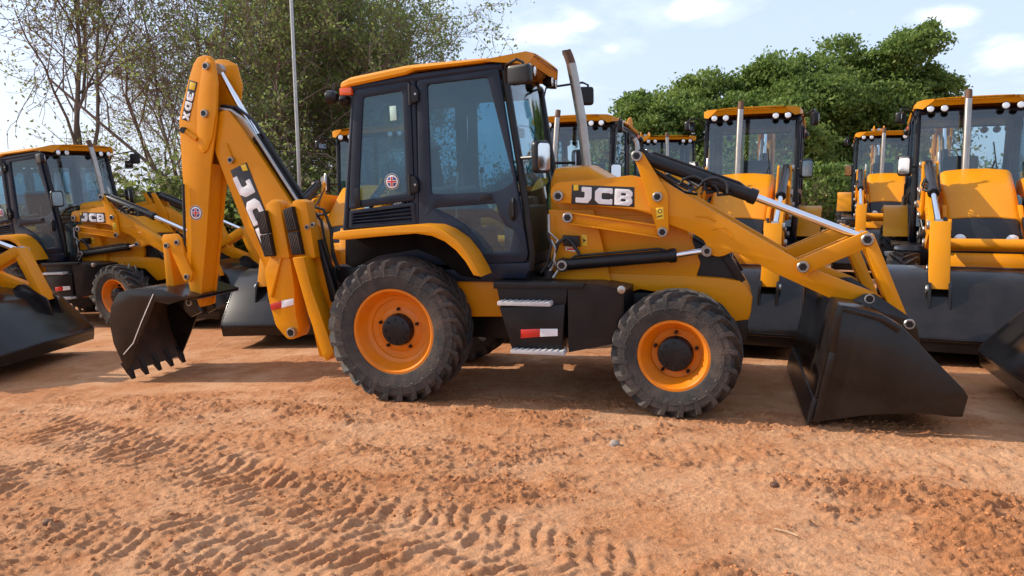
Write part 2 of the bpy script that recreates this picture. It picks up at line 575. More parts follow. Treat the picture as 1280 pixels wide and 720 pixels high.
def build_loader():
    root = bpy.data.objects.new('backhoe_loader', None)
    COL.objects.link(root)
    root.empty_display_size = .5
    # ---------------- wheels
    for s in (-1, 1):
        wheel(root, 0, s * .885, .70, .215, .41, 26, s)
        fw = wheel(root, 2.645, s * .875, .562, .195, .31, 20, s, .50)
        fw.rotation_euler.z = -.10                                  # steered a little to its right
    # ---------------- chassis
    mb = MB()
    mb.box(-1.05, 2.9, -.34, .34, .52, 1.02, BLK, .02)
    mb.box(-1.05, -.6, -.32, .32, .6, 1.25, BLK, .02)
    part('chassis', mb, root)
    mb = MB()
    mb.tube([(0, -.72, .70), (0, -.40, .70), (0, -.3, .70), (0, .3, .70), (0, .4, .70), (0, .72, .70)], [.13, .15, .22, .22, .15, .13], BLK, 16)
    part('rear_axle', mb, root)
    mb = MB()
    mb.tube([(2.645, -.72, .562), (2.645, -.25, .562), (2.645, .25, .562), (2.645, .72, .562)], [.10, .12, .17, .10], RIMC, 16)
    part('front_axle', mb, root)
    # main frame side with the yellow nose
    fr = [(1.511, 1.247), (2.054, 1.221), (2.648, 1.204), (3.041, 1.179), (3.181, 1.158), (3.238, 1.108), (3.295, 1.006), (3.284, 0.873), (3.264, 0.799), (3.047, 0.763), (2.809, 0.982), (2.28, 1.063), (2.129, 1.015), (1.508, 1.052)]
    mb = MB()
    mb.plate(fr, -.47, .47, YEL, .02)
    part('front_frame', mb, root)
    mb = MB()
    n0 = fr[7]
    mb.box(n0[0] - .35, n0[0] - .02, -.30, .30, .55, fr[8][1] - .0, BLK, .02)
    part('front_bumper', mb, root)
    bs = [(0.459, 1.191), (0.947, 1.196), (0.994, 0.795), (0.393, 0.78)]
    for mr in (False, True):
        mb = MB()
        mb.plate(bs, -.62, -.36, YEL, .012)
        part('side_panel', mb, root, mirror=mr)
    # ---------------- step box and tank
    bx = [(0.994, 1.179), (1.686, 1.159), (1.662, 0.962), (1.612, 0.547), (1.163, 0.529), (1.028, 0.993)]
    tk = [(1.686, 1.159), (1.947, 1.163), (2.209, 1.138), (2.216, 0.874), (2.123, 0.632), (1.656, 0.541)]
    for mr in (False, True):
        mb = MB()
        mb.plate(bx, -.93, -.40, BLK, .012)
        # upper recess with ledge, then the lower box front standing proud
        lw = [(1.042, 0.948), (1.662, 0.984), (1.627, 0.547), (1.163, 0.529)]
        mb.plate(lw, -.98, -.90, BLK, .008)
        up = [(0.986, 1.186), (1.839, 1.175), (1.832, 1.132), (0.992, 1.119)]
        mb.plate(up, -.98, -.88, BLK, .006)
        o = part('step_box', mb, root, mirror=mr)
        for lo, hi in ([(1.047, 0.977), (1.546, 1.053)], [(1.163, 0.532), (1.667, 0.618)]):
            mb = MB()
            yy = -1.06
            mb.box(lo[0], hi[0], yy, -.90, lo[1], lo[1] + .035, ALU, .004)
            nt_ = 9
            for k in range(nt_):
                xa = lo[0] + (hi[0] - lo[0]) * (k + .1) / nt_
                xb = lo[0] + (hi[0] - lo[0]) * (k + .85) / nt_
                mb.hexa([(xa, yy, lo[1] + .033), (xb, yy, lo[1] + .033), (xb, -.90, lo[1] + .033), (xa, -.90, lo[1] + .033),
                         (xa + .02, yy, lo[1] + .036), (xb, yy, lo[1] + .044), (xb, -.90, lo[1] + .044), (xa + .02, -.90, lo[1] + .036)], ALU)
            so = part('step', mb, root, mirror=mr)
        mb = MB()
        zt = [p[1] for p in tk]
        x0, x1 = tk[0][0], tk[3][0]
        secs = []
        for y_, gx in ((-.96, -.10), (-.93, -.03), (-.86, .0), (-.40, .0)):
            secs.append([(x0, y_, tk[5][1]), (tk[4][0] + gx * .6, y_, tk[4][1]), (x1 + gx, y_, tk[3][1]), (x1 + gx, y_, tk[2][1] - .02), (tk[1][0], y_, tk[1][1]), (x0, y_, tk[0][1])])
        mb.loft(secs, BLK)
        o = part('fuel_tank', mb, root, mirror=mr, ang=40)
        mb = MB()
        cp = (2.171, 1.127)
        mb.lathe([(-.93, .035), (-.975, .035), (-.98, .025)], (cp[0], 0, cp[1]), STL, 18)
        part('filler_cap', mb, root, mirror=mr)
        rr = [(1.245, 0.662), (1.428, 0.683), (1.429, 0.757), (1.246, 0.744)]
        r2 = [(1.428, 0.683), (1.593, 0.696), (1.593, 0.762), (1.429, 0.757)]
        mb = MB()
        mb.plate(rr, -.986, -.978, RED, .001)
        mb.plate(r2, -.986, -.978, SIL, .001)
        part('reflector', mb, root, mirror=mr)
    # ---------------- rear wings over the wheels
    fo = [(-0.586, 1.591), (-0.574, 1.652), (-0.513, 1.667), (-0.124, 1.695), (0.284, 1.721), (0.443, 1.713), (0.56, 1.668), (0.69, 1.579), (0.787, 1.462), (0.86, 1.337), (0.904, 1.242), (0.835, 1.256), (0.761, 1.381), (0.671, 1.484), (0.564, 1.565), (0.44, 1.617), (0.281, 1.64), (-0.129, 1.612), (-0.467, 1.583)]
    for mr in (False, True):
        mb = MB()
        mb.plate(fo, -1.09, -.64, YEL, .012)
        o = part('rear_wing', mb, root, mirror=mr)
        ins = [(-0.673, 1.59), (-0.315, 1.62), (0.118, 1.634), (0.327, 1.593), (0.53, 1.452), (0.768, 1.165), (0.563, 1.202), (0.319, 1.381), (0.11, 1.46), (-0.327, 1.395), (-0.601, 1.272), (-0.689, 1.312)]
        mb = MB()
        mb.plate(ins, -.68, -.60, LINER, .01)
        link('wing_liner', mb.mesh('wing_liner', mirror=mr), o)
    # ---------------- cab
    # lower body and floor
    mb = MB()
    mb.box(.0, 1.22, -.66, .66, 1.14, 1.26, TRIM, .02)
    mb.box(-.56, .55, -.66, .66, 1.30, 1.62, TRIM, .03)
    mb.box(-.52, .10, -.66, -.42, 1.6, 1.72, TRIM, .02)
    part('cab_floor', mb, root)
    sill = [(0.766, 1.324), (1.284, 1.342), (1.274, 1.266), (1.226, 1.189), (0.851, 1.185)]
    mb = MB()
    mb.plate(sill, -.74, -.60, TRIM, .01)
    for s in (1, ):
        for p in [(0.933, 1.224), (1.116, 1.226)]:
            mb.lathe([(-.738, .012), (-.746, .012)], (p[0], 0, p[1]), BLK, 10)
    part('door_sill', mb, root)
    part('door_sill', MB().plate(sill, -.74, -.60, TRIM, .01), root, mirror=True)
    fp = [(1.064, 3.116), (1.13, 2.665), (1.198, 2.224), (1.244, 1.852), (1.29, 1.417), (1.264, 1.265)]
    rp = [(-0.476, 3.025), (-0.54, 2.51), (-0.601, 2.039), (-0.648, 1.68)]
    mb = MB()
    for s in (-1, 1):
        mb.tube([(x, s * .70, z) for x, z in fp], .036, BLK, 10)
        mb.tube([(x, s * .69, z) for x, z in rp], .034, TRIM, 10)
        bp = [(0.154, 3.1), (0.153, 2.484), (0.145, 1.666)]
        mb.tube([(x, s * .695, z) for x, z in bp], .042, TRIM, 10)
        tr = [(-0.493, 3.041), (0.146, 3.101), (1.049, 3.153)]
        mb.tube([(x, s * .70, z) for x, z in tr], .045, TRIM, 8)
    for (x, z) in (fp[0], rp[0], rp[-1]):
        mb.tube([(x, -.70, z), (x, .70, z)], .035, TRIM, 8)
    part('cab_frame', mb, root)
    dout = rounded([(0.203, 3.075), (1.018, 3.134), (1.267, 1.417), (1.234, 1.341), (0.812, 1.331), (0.716, 1.4), (0.566, 1.562), (0.347, 1.68), (0.171, 1.689)], .03, 3)
    dgl = rounded([(0.308, 3.032), (0.908, 3.061), (1.141, 2.107), (1.038, 2.035), (0.934, 2.008), (0.309, 1.997)], .03, 3)
    dg2 = rounded([(0.329, 1.866), (0.963, 1.902), (0.985, 1.804), (1.045, 1.69), (1.131, 1.651), (1.087, 1.447), (0.847, 1.431), (0.778, 1.554), (0.652, 1.693), (0.492, 1.794)], .02, 3)
    rout = rounded([(-0.459, 3.024), (0.128, 3.072), (0.131, 1.947), (-0.584, 1.864)], .03, 3)
    rgl = rounded([(-0.368, 2.95), (0.05, 2.987), (0.049, 2.018), (-0.473, 1.95)], .03, 3)
    for mr in (False, True):
        o = part('door', MB().plate([dout, dgl, dg2], -.745, -.705, TRIM, .008), root, mirror=mr)
        link('window', MB().plate(dgl, -.728, -.722, GLD, .0).mesh('window', mirror=mr), o)
        link('window', MB().plate(dg2, -.728, -.722, GLD, .0).mesh('window', mirror=mr), o)
        hd = (1.128, 1.84)
        mb = MB()
        mb.plate([[(hd[0] + .045 * math.cos(t * .2618), hd[1] + .11 * math.sin(t * .2618)) for t in range(24)]], -.752, -.742, BLK, .002)
        mb.tube([(hd[0] + .005, -.75, hd[1] + .10), (hd[0] + .012, -.778, hd[1] + .07), (hd[0] + .012, -.778, hd[1] - .06), (hd[0] + .005, -.75, hd[1] - .09)], .014, BLK, 8)
        link('handle', mb.mesh('handle', mirror=mr), o)
        lb = [(0.808, 1.988), (0.92, 1.993), (0.918, 1.933), (0.807, 1.928)]
        link('lock_plate', MB().plate(lb, -.750, -.742, BLK, .001).mesh('lock_plate', mirror=mr), o)
        o2 = part('rear_side_window', MB().plate([rout, rgl], -.742, -.706, TRIM, .008), root, mirror=mr)
        link('pane', MB().plate(rgl, -.728, -.722, GLD, .0).mesh('pane', mirror=mr), o2)
        if not mr:
            sk = [(-0.095, 2.851), (-0.027, 2.855), (-0.025, 2.718), (-0.093, 2.714)]
            link('sticker', MB().plate(sk, -.733, -.729, STG, .0005).mesh('sticker'), o2)
            lt = [(-0.504, 2.069), (-0.442, 2.076), (-0.443, 1.894), (-0.505, 1.887)]
            link('latch', MB().plate(lt, -.762, -.742, BLK, .004).mesh('latch'), o2)
        for hp in [(0.161, 2.947), (0.125, 2.094)]:
            mb = MB()
            mb.plate(rounded([(hp[0] - .02, hp[1] - .085), (hp[0] + .06, hp[1] - .07), (hp[0] + .065, hp[1] + .02), (hp[0] + .03, hp[1] + .085), (hp[0] - .02, hp[1] + .085)], .015, 2), -.772, -.744, BLK, .006)
            mb.tube([(hp[0] - .025, -.762, hp[1] - .10), (hp[0] - .025, -.762, hp[1] + .10)], .018, BLK, 8)
            mb.lathe([(-.772, .012), (-.780, .011)], (hp[0] + .035, 0, hp[1] + .0), STL, 10)
            part('hinge', mb, root, mirror=mr)
        vt = [(-0.576, 1.856), (0.13, 1.923), (0.146, 1.705), (-0.595, 1.671)]
        o = part('vent_grille', MB().plate([rounded(vt, .02, 2), [(vt[0][0] + .04, vt[0][1] - .035), (vt[1][0] - .045, vt[1][1] - .035), (vt[2][0] - .045, vt[2][1] + .03), (vt[3][0] + .04, vt[3][1] + .03)]], -.742, -.70, TRIM, .006), root, mirror=mr)
        for k in range(4):
            t = (k + .5) / 4
            za, zb = vt[0][1] - .035, vt[3][1] + .03
            zc, zd = vt[1][1] - .035, vt[2][1] + .03
            zl, zr = za + (zb - za) * t, zc + (zd - zc) * t
            mb = MB()
            xa, xb = vt[3][0] + .035, vt[1][0] - .035
            mb.hexa([(xa, -.738, zl - .012), (xb, -.738, zr - .012), (xb, -.705, zr + .006), (xa, -.705, zl + .006),
                     (xa, -.738, zl - .004), (xb, -.738, zr - .004), (xb, -.705, zr + .014), (xa, -.705, zl + .014)], TRIM)
            link('slat', mb.mesh('slat', mirror=mr), o)
        mb = MB()
        mb.plate(vt, -.70, -.69, BLK, .001)
        part('vent_backing', mb, root, mirror=mr)
    em = (-0.102, 2.13)
    emblem(root, em, -.731, .078)
    # windscreen and lower front panes
    f0, f1, f2, f3 = fp[0], fp[2], fp[3], fp[4]
    mb = MB()
    prof = fp[:5]
    secs = []
    for (x, z) in prof:
        secs.append([(x + .05 * (1 - (2 * k / 8 - 1) ** 2), -.67 + 1.34 * k / 8, z) for k in range(9)] + [(x - .008 + .05 * (1 - (2 * k / 8 - 1) ** 2), -.67 + 1.34 * k / 8, z) for k in range(8, -1, -1)])
    mb.loft(secs, GLW)
    ws = part('windscreen', mb, root, ang=60)
    mb = MB()
    bx_, bz_ = fp[3]
    mb.tube([(bx_ + .10, .1, bz_ - .05), (bx_ + .0, .25, bz_ + .35), (f1[0] + .02, .30, f1[1] + .15)], .012, BLK, 8)
    mb.tube([(f1[0] + .10, .34, f1[1] - .10), (f1[0] + .0, .27, f1[1] + .42)], .009, BLK, 6)
    link('wiper', mb.mesh('wiper'), ws)
    mb = MB()
    mb.plate([(rp[0][0], rp[0][1]), (rp[0][0] + .02, rp[0][1]), (rp[-1][0] + .02, rp[-1][1]), (rp[-1][0], rp[-1][1])], -.66, .66, GLW, .0)
    part('rear_window', mb, root)
    # dash, column, wheel, seat
    mb = MB()
    mb.box(.98, 1.2, -.40, .40, 1.26, 1.86, PANEL, .04)
    mb.box(.70, 1.05, .36, .62, 1.26, 1.95, PANEL, .04)
    mb.tube([(1.02, 0, 1.6), (.86, 0, 2.08)], .045, BLK, 10)
    part('dashboard', mb, root)
    mb = MB()
    t0 = Matrix.Translation((.85, 0, 2.10)) @ Matrix.Rotation(R(-25), 4, 'Y')
    ring = [t0 @ Vector((.21 * math.cos(a), .21 * math.sin(a), 0)) for a in [2 * math.pi * k / 28 for k in range(29)]]
    mb.tube(ring, .017, BLK, 8, caps=False)
    for a in (0, 2.1, 4.2):
        mb.tube([t0 @ Vector((0, 0, -.02)), t0 @ Vector((.21 * math.cos(a), .21 * math.sin(a), 0))], .012, BLK, 6)
    part('steering_wheel', mb, root)
    mb = MB()
    mb.box(.10, .58, -.26, .26, 1.74, 1.88, SEAT, .05)
    seat = part('seat', mb, root)
    mb = MB()
    mb.box(-.02, .12, -.25, .25, 1.84, 2.52, SEAT, .06, M=Matrix.Translation((.1, 0, 1.84)) @ Matrix.Rotation(R(-8), 4, 'Y') @ Matrix.Translation((-.1, 0, -1.84)))
    link('backrest', mb.mesh('backrest'), seat)
    mb = MB()
    mb.box(.14, .50, -.18, .18, 1.60, 1.76, BLK, .02)
    link('seat_base', mb.mesh('seat_base'), seat)
    mb = MB()
    for y_ in (-.38, .38):
        mb.tube([(.05, y_, 2.02), (.40, y_, 2.05)], .035, SEAT, 8)
        mb.tube([(.42, y_, 1.62), (.46, y_, 2.22)], .012, STL, 8)
        mb.lathe([(-.03, .02), (0, .033), (.03, .02)], (.46, y_, 2.25), BLK, 10, 'Z')
    part('control_lever', mb, root)
    # roof
    def rsec(x, w, zb, zt, cr):
        return [(x, -w, zb + .01), (x, -w - .015, zb + .03), (x, -w - .012, zt - .03), (x, -w + .03, zt), (x, -w * .55, zt + cr * .75), (x, 0, zt + cr), (x, w * .55, zt + cr * .75), (x, w - .03, zt), (x, w + .012, zt - .03), (x, w + .015, zb + .03), (x, w, zb + .01), (x, w * .6, zb), (x, -w * .6, zb)]
    ra = [(-0.637, 3.029), (-0.634, 3.09), (-0.606, 3.119), (-0.5, 3.15), (0.128, 3.222), (0.848, 3.239), (1.124, 3.213), (1.191, 3.18), (0.091, 3.136), (0.174, 3.16), (0.531, 3.174), (1.001, 3.193)]
    xe = ra[0][0]
    mb = MB()
    W_ = .75
    mb.loft([rsec(xe, W_ - .10, ra[0][1], ra[1][1], .03), rsec(xe + .03, W_ - .03, ra[0][1], ra[2][1], .04), rsec(ra[3][0], W_, ra[0][1] + .02, ra[3][1], .05),
             rsec(ra[8][0], W_, ra[8][1] - .01, (ra[4][1]), .07), rsec(ra[9][0] + .02, W_, ra[9][1], ra[4][1] + .005, .07), rsec(ra[5][0], W_, ra[10][1] + .01, ra[5][1], .07), rsec(ra[11][0], W_, ra[11][1] + .01, ra[6][1] + .005, .045),
             rsec(ra[7][0] + .02, W_ - .03, ra[11][1] + .04, ra[6][1] - .015, .03), rsec(ra[7][0] + .07, W_ - .10, ra[11][1] + .06, ra[6][1] - .035, .015), rsec(ra[7][0] + .11, W_ - .24, ra[11][1] + .065, ra[11][1] + .10, .008)], YEL)
    roof = part('roof', mb, root, ang=38)
    mb = MB()
    mb.box(xe + .12, fp[0][0] - .05, -.70, .70, ra[0][1] - .02, ra[0][1] + .03, TRIM, .01)
    link('roof_lining', mb.mesh('roof_lining'), roof)
    # work lamps front and rear
    def lamp(x, y_, z, d, r=.065):
        mb = MB()
        mb.lathe([(0, r * .5), (d * .03, r * .9), (d * .09, r), (d * .10, r * .96)], (x, y_, z), BLK, 20, 'X')
        mb.tube([(x + d * .04, y_, z + r * .9), (x + d * .04, y_, z + r + .05)], .012, BLK, 6)
        o = part('work_lamp', mb, root)
        mb = MB()
        mb.lathe([(d * .098, r * .88), (d * .106, r * .7), (d * .108, .01)], (x, y_, z), LEN, 20, 'X')
        link('lens', mb.mesh('lens'), o)
    zf = ra[11][1] - .065
    for y_ in (-.56, -.38, .38, .56):
        lamp(ra[7][0] - .02, y_, zf + .02, 1, .055)
        lamp(xe + .04, y_, ra[0][1] - .075, -1, .058)
    lamp(xe - .01, -.74, ra[0][1] - .06, -1, .07)
    lamp(xe - .01, .74, ra[0][1] - .06, -1, .07)
    for s in (-1, 1):
        mb = MB()
        mb.box(xe + .03, xe + .16, s * .74 - .03, s * .74 + .03, ra[0][1] - .05, ra[0][1] + .02, AMB, .012)
        part('indicator', mb, root)
    # mirrors
    for s in (-1, 1):
        if s < 0: mc = (1.277, 3.032); mw, mh = .115, .085
        else: mc = (1.52, 3.05); mw, mh = .09, .10
        y_ = s * .95
        mb = MB()
        mb.plate(rounded(rect(mc[0] - mw, mc[1] - mh, mc[0] + mw, mc[1] + mh), .035, 3), -.04, .04, BLK, .018,
                 Matrix.Translation((mc[0], y_, mc[1])) @ Matrix.Rotation(R(20 * s), 4, 'Z') @ Matrix.Translation((-mc[0], 0, -mc[1])))
        mb.tube([(fp[0][0] + .02, s * .72, fp[0][1] - .12), (fp[0][0] + .04, s * .80, fp[0][1] + .03), (mc[0] - .03, y_, mc[1] + mh + .05), (mc[0] + .03, y_, mc[1] + mh + .02), (mc[0] + .03, y_, mc[1])], .013, BLK, 8)
        o = part('mirror', mb, root)
        mb = MB()
        mb.plate(rounded(rect(mc[0] - mw + .02, mc[1] - mh + .02, mc[0] + mw - .02, mc[1] + mh - .02), .03, 3), .041, .045, CHR, .0,
                 Matrix.Translation((mc[0], y_, mc[1])) @ Matrix.Rotation(R(20 * s), 4, 'Z') @ Matrix.Translation((-mc[0], 0, -mc[1])))
        link('mirror_glass', mb.mesh('mirror_glass'), o)
    for s in (-1, 1):
        mc = (1.433, 2.314)
        Mm = Matrix.Translation((mc[0], s * .86, mc[1])) @ Matrix.Rotation(R(-s * 62), 4, 'Z') @ Matrix.Translation((-mc[0], 0, -mc[1]))
        mb = MB()
        mb.plate(rounded(rect(mc[0] - .10, mc[1] - .145, mc[0] + .10, mc[1] + .145), .05, 4), -.035, .035, BLK, .02, Mm)
        mb.tube([(fp[2][0] + .02, s * .73, mc[1]), (mc[0], s * .86, mc[1])], .016, BLK, 8)
        o = part('mirror', mb, root)
        mb = MB()
        mb.plate(rounded(rect(mc[0] - .08, mc[1] - .12, mc[0] + .08, mc[1] + .12), .04, 4), -.040, -.034, CHR, .0, Mm)
        mb.plate(rounded(rect(mc[0] - .08, mc[1] - .12, mc[0] + .08, mc[1] + .12), .04, 4), .034, .040, CHR, .0, Mm)
        link('mirror_glass', mb.mesh('mirror_glass'), o)
    # ---------------- bonnet
    hs = [(1.435, 2.194), (1.514, 2.229), (1.785, 2.229), (2.787, 1.586)]
    hb = [(1.499, 1.124), (2.777, 1.14)]
    grl = [(3.038, 1.409), (3.183, 1.145)]
    def hsec(x, w, zb, zt, rd=.09):
        half = [(-w, zb), (-w, zt - rd)] + [(-w + rd * (1 - math.cos(t)), zt - rd + rd * math.sin(t)) for t in (.4, .8, 1.2)] + [(-w + rd, zt), (-w * .3, zt + .02)]
        pts = half + [(-a, b) for a, b in reversed(half)]
        return [(x, a, b) for a, b in pts]
    zb = hb[0][1] + .03
    sl = (grl[0][1] - hs[2][1]) / (grl[0][0] - hs[2][0])
    mb = MB()
    xs = hb[1][0] - .02
    mb.loft([hsec(hs[0][0] - .02, .40, zb, hs[0][1] - .05), hsec(hs[0][0] + .02, .43, zb, hs[1][1] - .01), hsec(hs[1][0] + .04, .43, zb, hs[1][1]), hsec(hs[2][0], .43, zb, hs[2][1]),
             hsec((hs[2][0] + xs) / 2, .43, zb, hs[2][1] + sl * (xs - hs[2][0]) / 2 + .03), hsec(xs, .43, zb, hs[2][1] + sl * (xs - hs[2][0]))], YEL)
    part('bonnet', mb, root, ang=40)
    # dusty rubber seal line and side cover with pressed edge
    sp = [(1.798, 1.775), (2.584, 1.751), (2.722, 1.602), (2.833, 1.313), (2.784, 1.156), (1.949, 1.192), (1.881, 1.531)]
    for mr in (False, True):
        part('bonnet_side_cover', MB().plate(rounded(sp, .02, 2), -.452, -.40, YEL, .008), root, mirror=mr)
    mb = MB()
    zt = lambda x: hs[2][1] + sl * (x - hs[2][0])
    mb.loft([hsec(xs, .40, zb, zt(xs) - .015, .05), hsec(grl[0][0] - .05, .40, zb, zt(grl[0][0] - .05) - .01, .05), hsec(grl[1][0] - .03, .40, zb, zb + .12, .04)], BLK)
    g = part('front_grille', mb, root)
    for k in range(7):
        t = (k + .5) / 7
        x = grl[0][0] - .03 + (grl[1][0] - grl[0][0]) * t
        z = zt(grl[0][0]) - .03 + (zb + .1 - zt(grl[0][0])) * t
        mb = MB()
        mb.box(x - .01, x + .02, -.36, .36, z - .014, z + .014, BLK, .004)
        link('slat', mb.mesh('slat'), g)
    for s in (-1, 1):
        mb = MB()
        mb.bar(grl[0], (grl[1][0] + .02, grl[1][1]), .07, s * .43 - .025, s * .43 + .025, BLK, .008)
        mb.bar(hs[3], grl[0], .05, s * .43 - .02, s * .43 + .02, BLK, .008)
        part('grille_frame', mb, root)
        mb = MB()
        mb.lathe([(-.02, .07), (.05, .085), (.055, .08)], (grl[0][0] + .02, s * .28, (grl[0][1] + grl[1][1]) / 2 + .05), BLK, 20, 'X')
        o = part('headlight', mb, root)
        mb = MB()
        mb.lathe([(.054, .074), (.062, .05), (.064, .01)], (grl[0][0] + .02, s * .28, (grl[0][1] + grl[1][1]) / 2 + .05), LEN, 20, 'X')
        link('lens', mb.mesh('lens'), o)
    # exhaust
    ex = [(1.731, 2.129), (1.672, 2.691), (1.604, 3.078), (1.574, 3.232), (1.551, 3.302), (1.528, 3.356)]
    mb = MB()
    mb.tube([(x, -.12, z) for x, z in ex[:4]], [.050, .049, .048, .048], PIPE, 18)
    o = part('exhaust_pipe', mb, root)
    mb = MB()
    mb.tube([(x, -.12, z) for x, z in ex[3:]], [.046, .046, .045], RUST, 18, caps=False)
    a = ex[-1]
    mb.lathe([(0, .045), (.006, .042), (-.03, .040), (-.03, .005)], (a[0], -.12, a[1]), BLK, 18, 'Z')
    link('exhaust_tip', mb.mesh('exhaust_tip'), o)
    # air pre-cleaner and small stub by the lever
    mb = MB()
    sp_ = [(2.261, 2.307), (2.253, 2.43), (2.232, 2.467)]
    mb.tube([(x, -.50, z) for x, z in sp_], .022, STL, 8)
    part('hose_guide', mb, root)
    # ---------------- loader tower, arms and linkage
    tw = [(1.416, 1.829), (1.849, 1.822), (1.923, 1.535), (2.012, 1.14), (1.437, 1.133)]
    arm = [(1.466, 1.959), (1.482, 2.04), (1.536, 2.083), (1.838, 2.098), (2.226, 2.131), (2.539, 2.052), (3.203, 1.639), (3.803, 1.277), (4.32, 1.07), (4.334, 1.015), (4.19, 1.054), (3.997, 1.002), (3.464, 1.253), (3.269, 1.365), (3.119, 1.442), (3.031, 1.399), (2.976, 1.392), (2.921, 1.413), (2.864, 1.542), (2.76, 1.607), (2.548, 1.687), (2.406, 1.775), (2.262, 1.821), (1.549, 1.898), (1.496, 1.906)]
    lev = rounded([(2.224, 2.337), (2.281, 2.349), (2.33, 2.326), (2.55, 1.967), (2.559, 1.618), (2.516, 1.567), (2.467, 1.589), (2.359, 1.956), (2.281, 2.207)], .03, 3)
    t0_, t1_ = [(1.628, 1.756), (2.501, 1.617)]
    c0, c1, c2 = [(1.567, 1.306), (2.624, 1.4), (2.892, 1.444)]
    b0, b1, b2 = [(2.317, 2.293), (3.306, 1.909), (4.175, 1.55)]
    l0, l1 = [(3.688, 1.315), (4.184, 1.547)]
    k0, k1 = [(4.184, 1.547), (4.529, 0.842)]
    bp0 = (4.221, 1.047)
    for mr in (False, True):
        s = 1 if mr else -1
        part('loader_tower', MB().plate(tw, -.52, -.45, YEL, .01), root, mirror=mr)
        mb = MB()
        mb.plate(rounded(arm, .025, 2), -.655, -.535, YEL, .005)
        ao = part('loader_arm', mb, root, mirror=mr)
        # raised weld seam on the arm
        sm = [(2.786, 1.757), (2.89, 1.749), (2.965, 1.713)]
        mb = MB()
        mb.tube([(x, -.656, z) for x, z in sm], .008, YEL, 6)
        sm = [(2.925, 1.635), (3.027, 1.656), (3.089, 1.606), (3.11, 1.549)]
        mb.tube([(x, -.656, z) for x, z in sm], .006, YEL, 6)
        link('weld_seam', mb.mesh('weld_seam', mirror=mr), ao)
        mb = MB()
        mb.plate(lev, -.70, -.66, YEL, .006)
        mb.plate(lev, -.53, -.50, YEL, .006)
        part('lever', mb, root, mirror=mr)
        mb = MB()
        mb.bar(t0_, t1_, .105, -.66, -.648, YEL, .003)
        mb.bar((t0_[0], t0_[1] + .05), (t1_[0], t1_[1] + .05), .014, -.69, -.62, YEL, .004)
        mb.bar((t0_[0], t0_[1] - .05), (t1_[0], t1_[1] - .05), .014, -.69, -.62, YEL, .004)
        part('tie_link', mb, root, mirror=mr)
        cylinder_part(root, c0, c1, c2, s * .58, .058, .028, 'lift_cylinder')
        cylinder_part(root, b0, b1, b2, s * .62, .060, .034, 'bucket_cylinder')
        mb = MB()
        mb.bar(l0, l1, .135, -.71, -.665, YEL, .008, ext=.03)
        mb.bar(l0, l1, .135, -.525, -.49, YEL, .008, ext=.03)
        part('link', mb, root, mirror=mr)
        mb = MB()
        kk = [(4.134, 1.554), (4.231, 1.601), (4.541, 0.842), (4.486, 0.841), (4.411, 0.893)]
        mb.plate(rounded(kk, .02, 2), -.71, -.50, YEL, .008)
        part('bucket_link', mb, root, mirror=mr)
        for p, y_, r_ in (((1.547, 1.957), .66, .06), ((2.276, 2.299), .70, .06), ((2.46, 1.933), .70, .055), ((2.504, 1.619), .70, .055), ((1.641, 1.757), .69, .060), (c0, .63, .062), (c2, .655, .05), (l0, .71, .062), (l1, .71, .062), (bp0, .69, .052), (k1, .71, .055)):
            pin(root, p, s * y_, r_, .03, s)
    mb = MB()
    ct = (3.578, 1.292)
    mb.tube([(ct[0], -.54, ct[1]), (ct[0], .54, ct[1])], .075, YEL, 16)
    part('cross_tube', mb, root)
    # loader decals
    for s in (-1, 1):
        d = [(1.676, 2.058), (2.25, 2.023), (2.25, 1.843), (1.667, 1.881)]
        y_ = -.656
        mb = MB()
        mb.plate(d, y_ - .004, y_ + .002, DEC, .0005)
        lo = [(1.705, 1.903), (2.242, 1.865), (1.706, 2.028), (2.242, 1.987)]
        if s < 0:
            o_ = Vector((1.697, 1.896)); e_ = Vector((2.235, 1.854)); tp = Vector((1.703, 2.043))
            u = (e_ - o_); ln = u.length; u.normalize()
            lettering(mb, 'JCB', o_ + u * .01, u, tp - o_, ln * .30, ln * .035, y_ - .008, y_ - .003, WHT)
            ye = [(1.691, 2.006), (1.736, 2.005), (1.737, 2.056), (1.692, 2.057)]
            mb.plate(ye, y_ - .010, y_ - .003, STK, .0003)
            part('logo_decal', mb, root)
        else:
            for v in mb.bm.verts: v.co.y = -v.co.y
            o_ = Vector((2.228, 1.865)); e_ = Vector((1.697, 1.91)); tp = Vector((2.221, 1.988))
            u = (e_ - o_); ln = u.length; u.normalize()
            lettering(mb, 'JCB', o_ + u * .02, u, tp - o_, ln * .285, ln * .035, -y_ + .003, -y_ + .008, WHT)
            part('logo_decal', mb, root)
    wl = [(2.446, 1.834), (2.51, 1.84), (2.517, 1.733), (2.454, 1.727)]
    mb = MB()
    mb.plate(wl, -.704, -.699, STK, .0005)
    cc = ((wl[0][0] + wl[2][0]) / 2, (wl[0][1] + wl[2][1]) / 2)
    mb.plate([circ((cc[0], cc[1] + .022), .02, 12), circ((cc[0], cc[1] + .022), .013, 12)], -.7055, -.703, DEC, .0002)
    mb.bar((cc[0] - .025, cc[1] - .03), (cc[0] + .022, cc[1] - .018), .010, -.7055, -.703, DEC, 0)
    part('warning_sticker', mb, root)
    w2 = [(1.736, 1.591), (1.79, 1.583), (1.789, 1.477), (1.735, 1.484)]
    mb = MB(); mb.plate(w2, -.526, -.521, STK, .0005)
    mb.plate([circ(((w2[0][0] + w2[2][0]) / 2, (w2[0][1] + w2[2][1]) / 2), .02, 3)], -.5275, -.525, DEC, .0002)
    part('warning_sticker', mb, root)
    w3 = [(1.58, 1.477), (1.681, 1.461), (1.681, 1.423), (1.58, 1.438)]
    mb = MB(); mb.plate(w3, -.526, -.521, WHT, .0005)
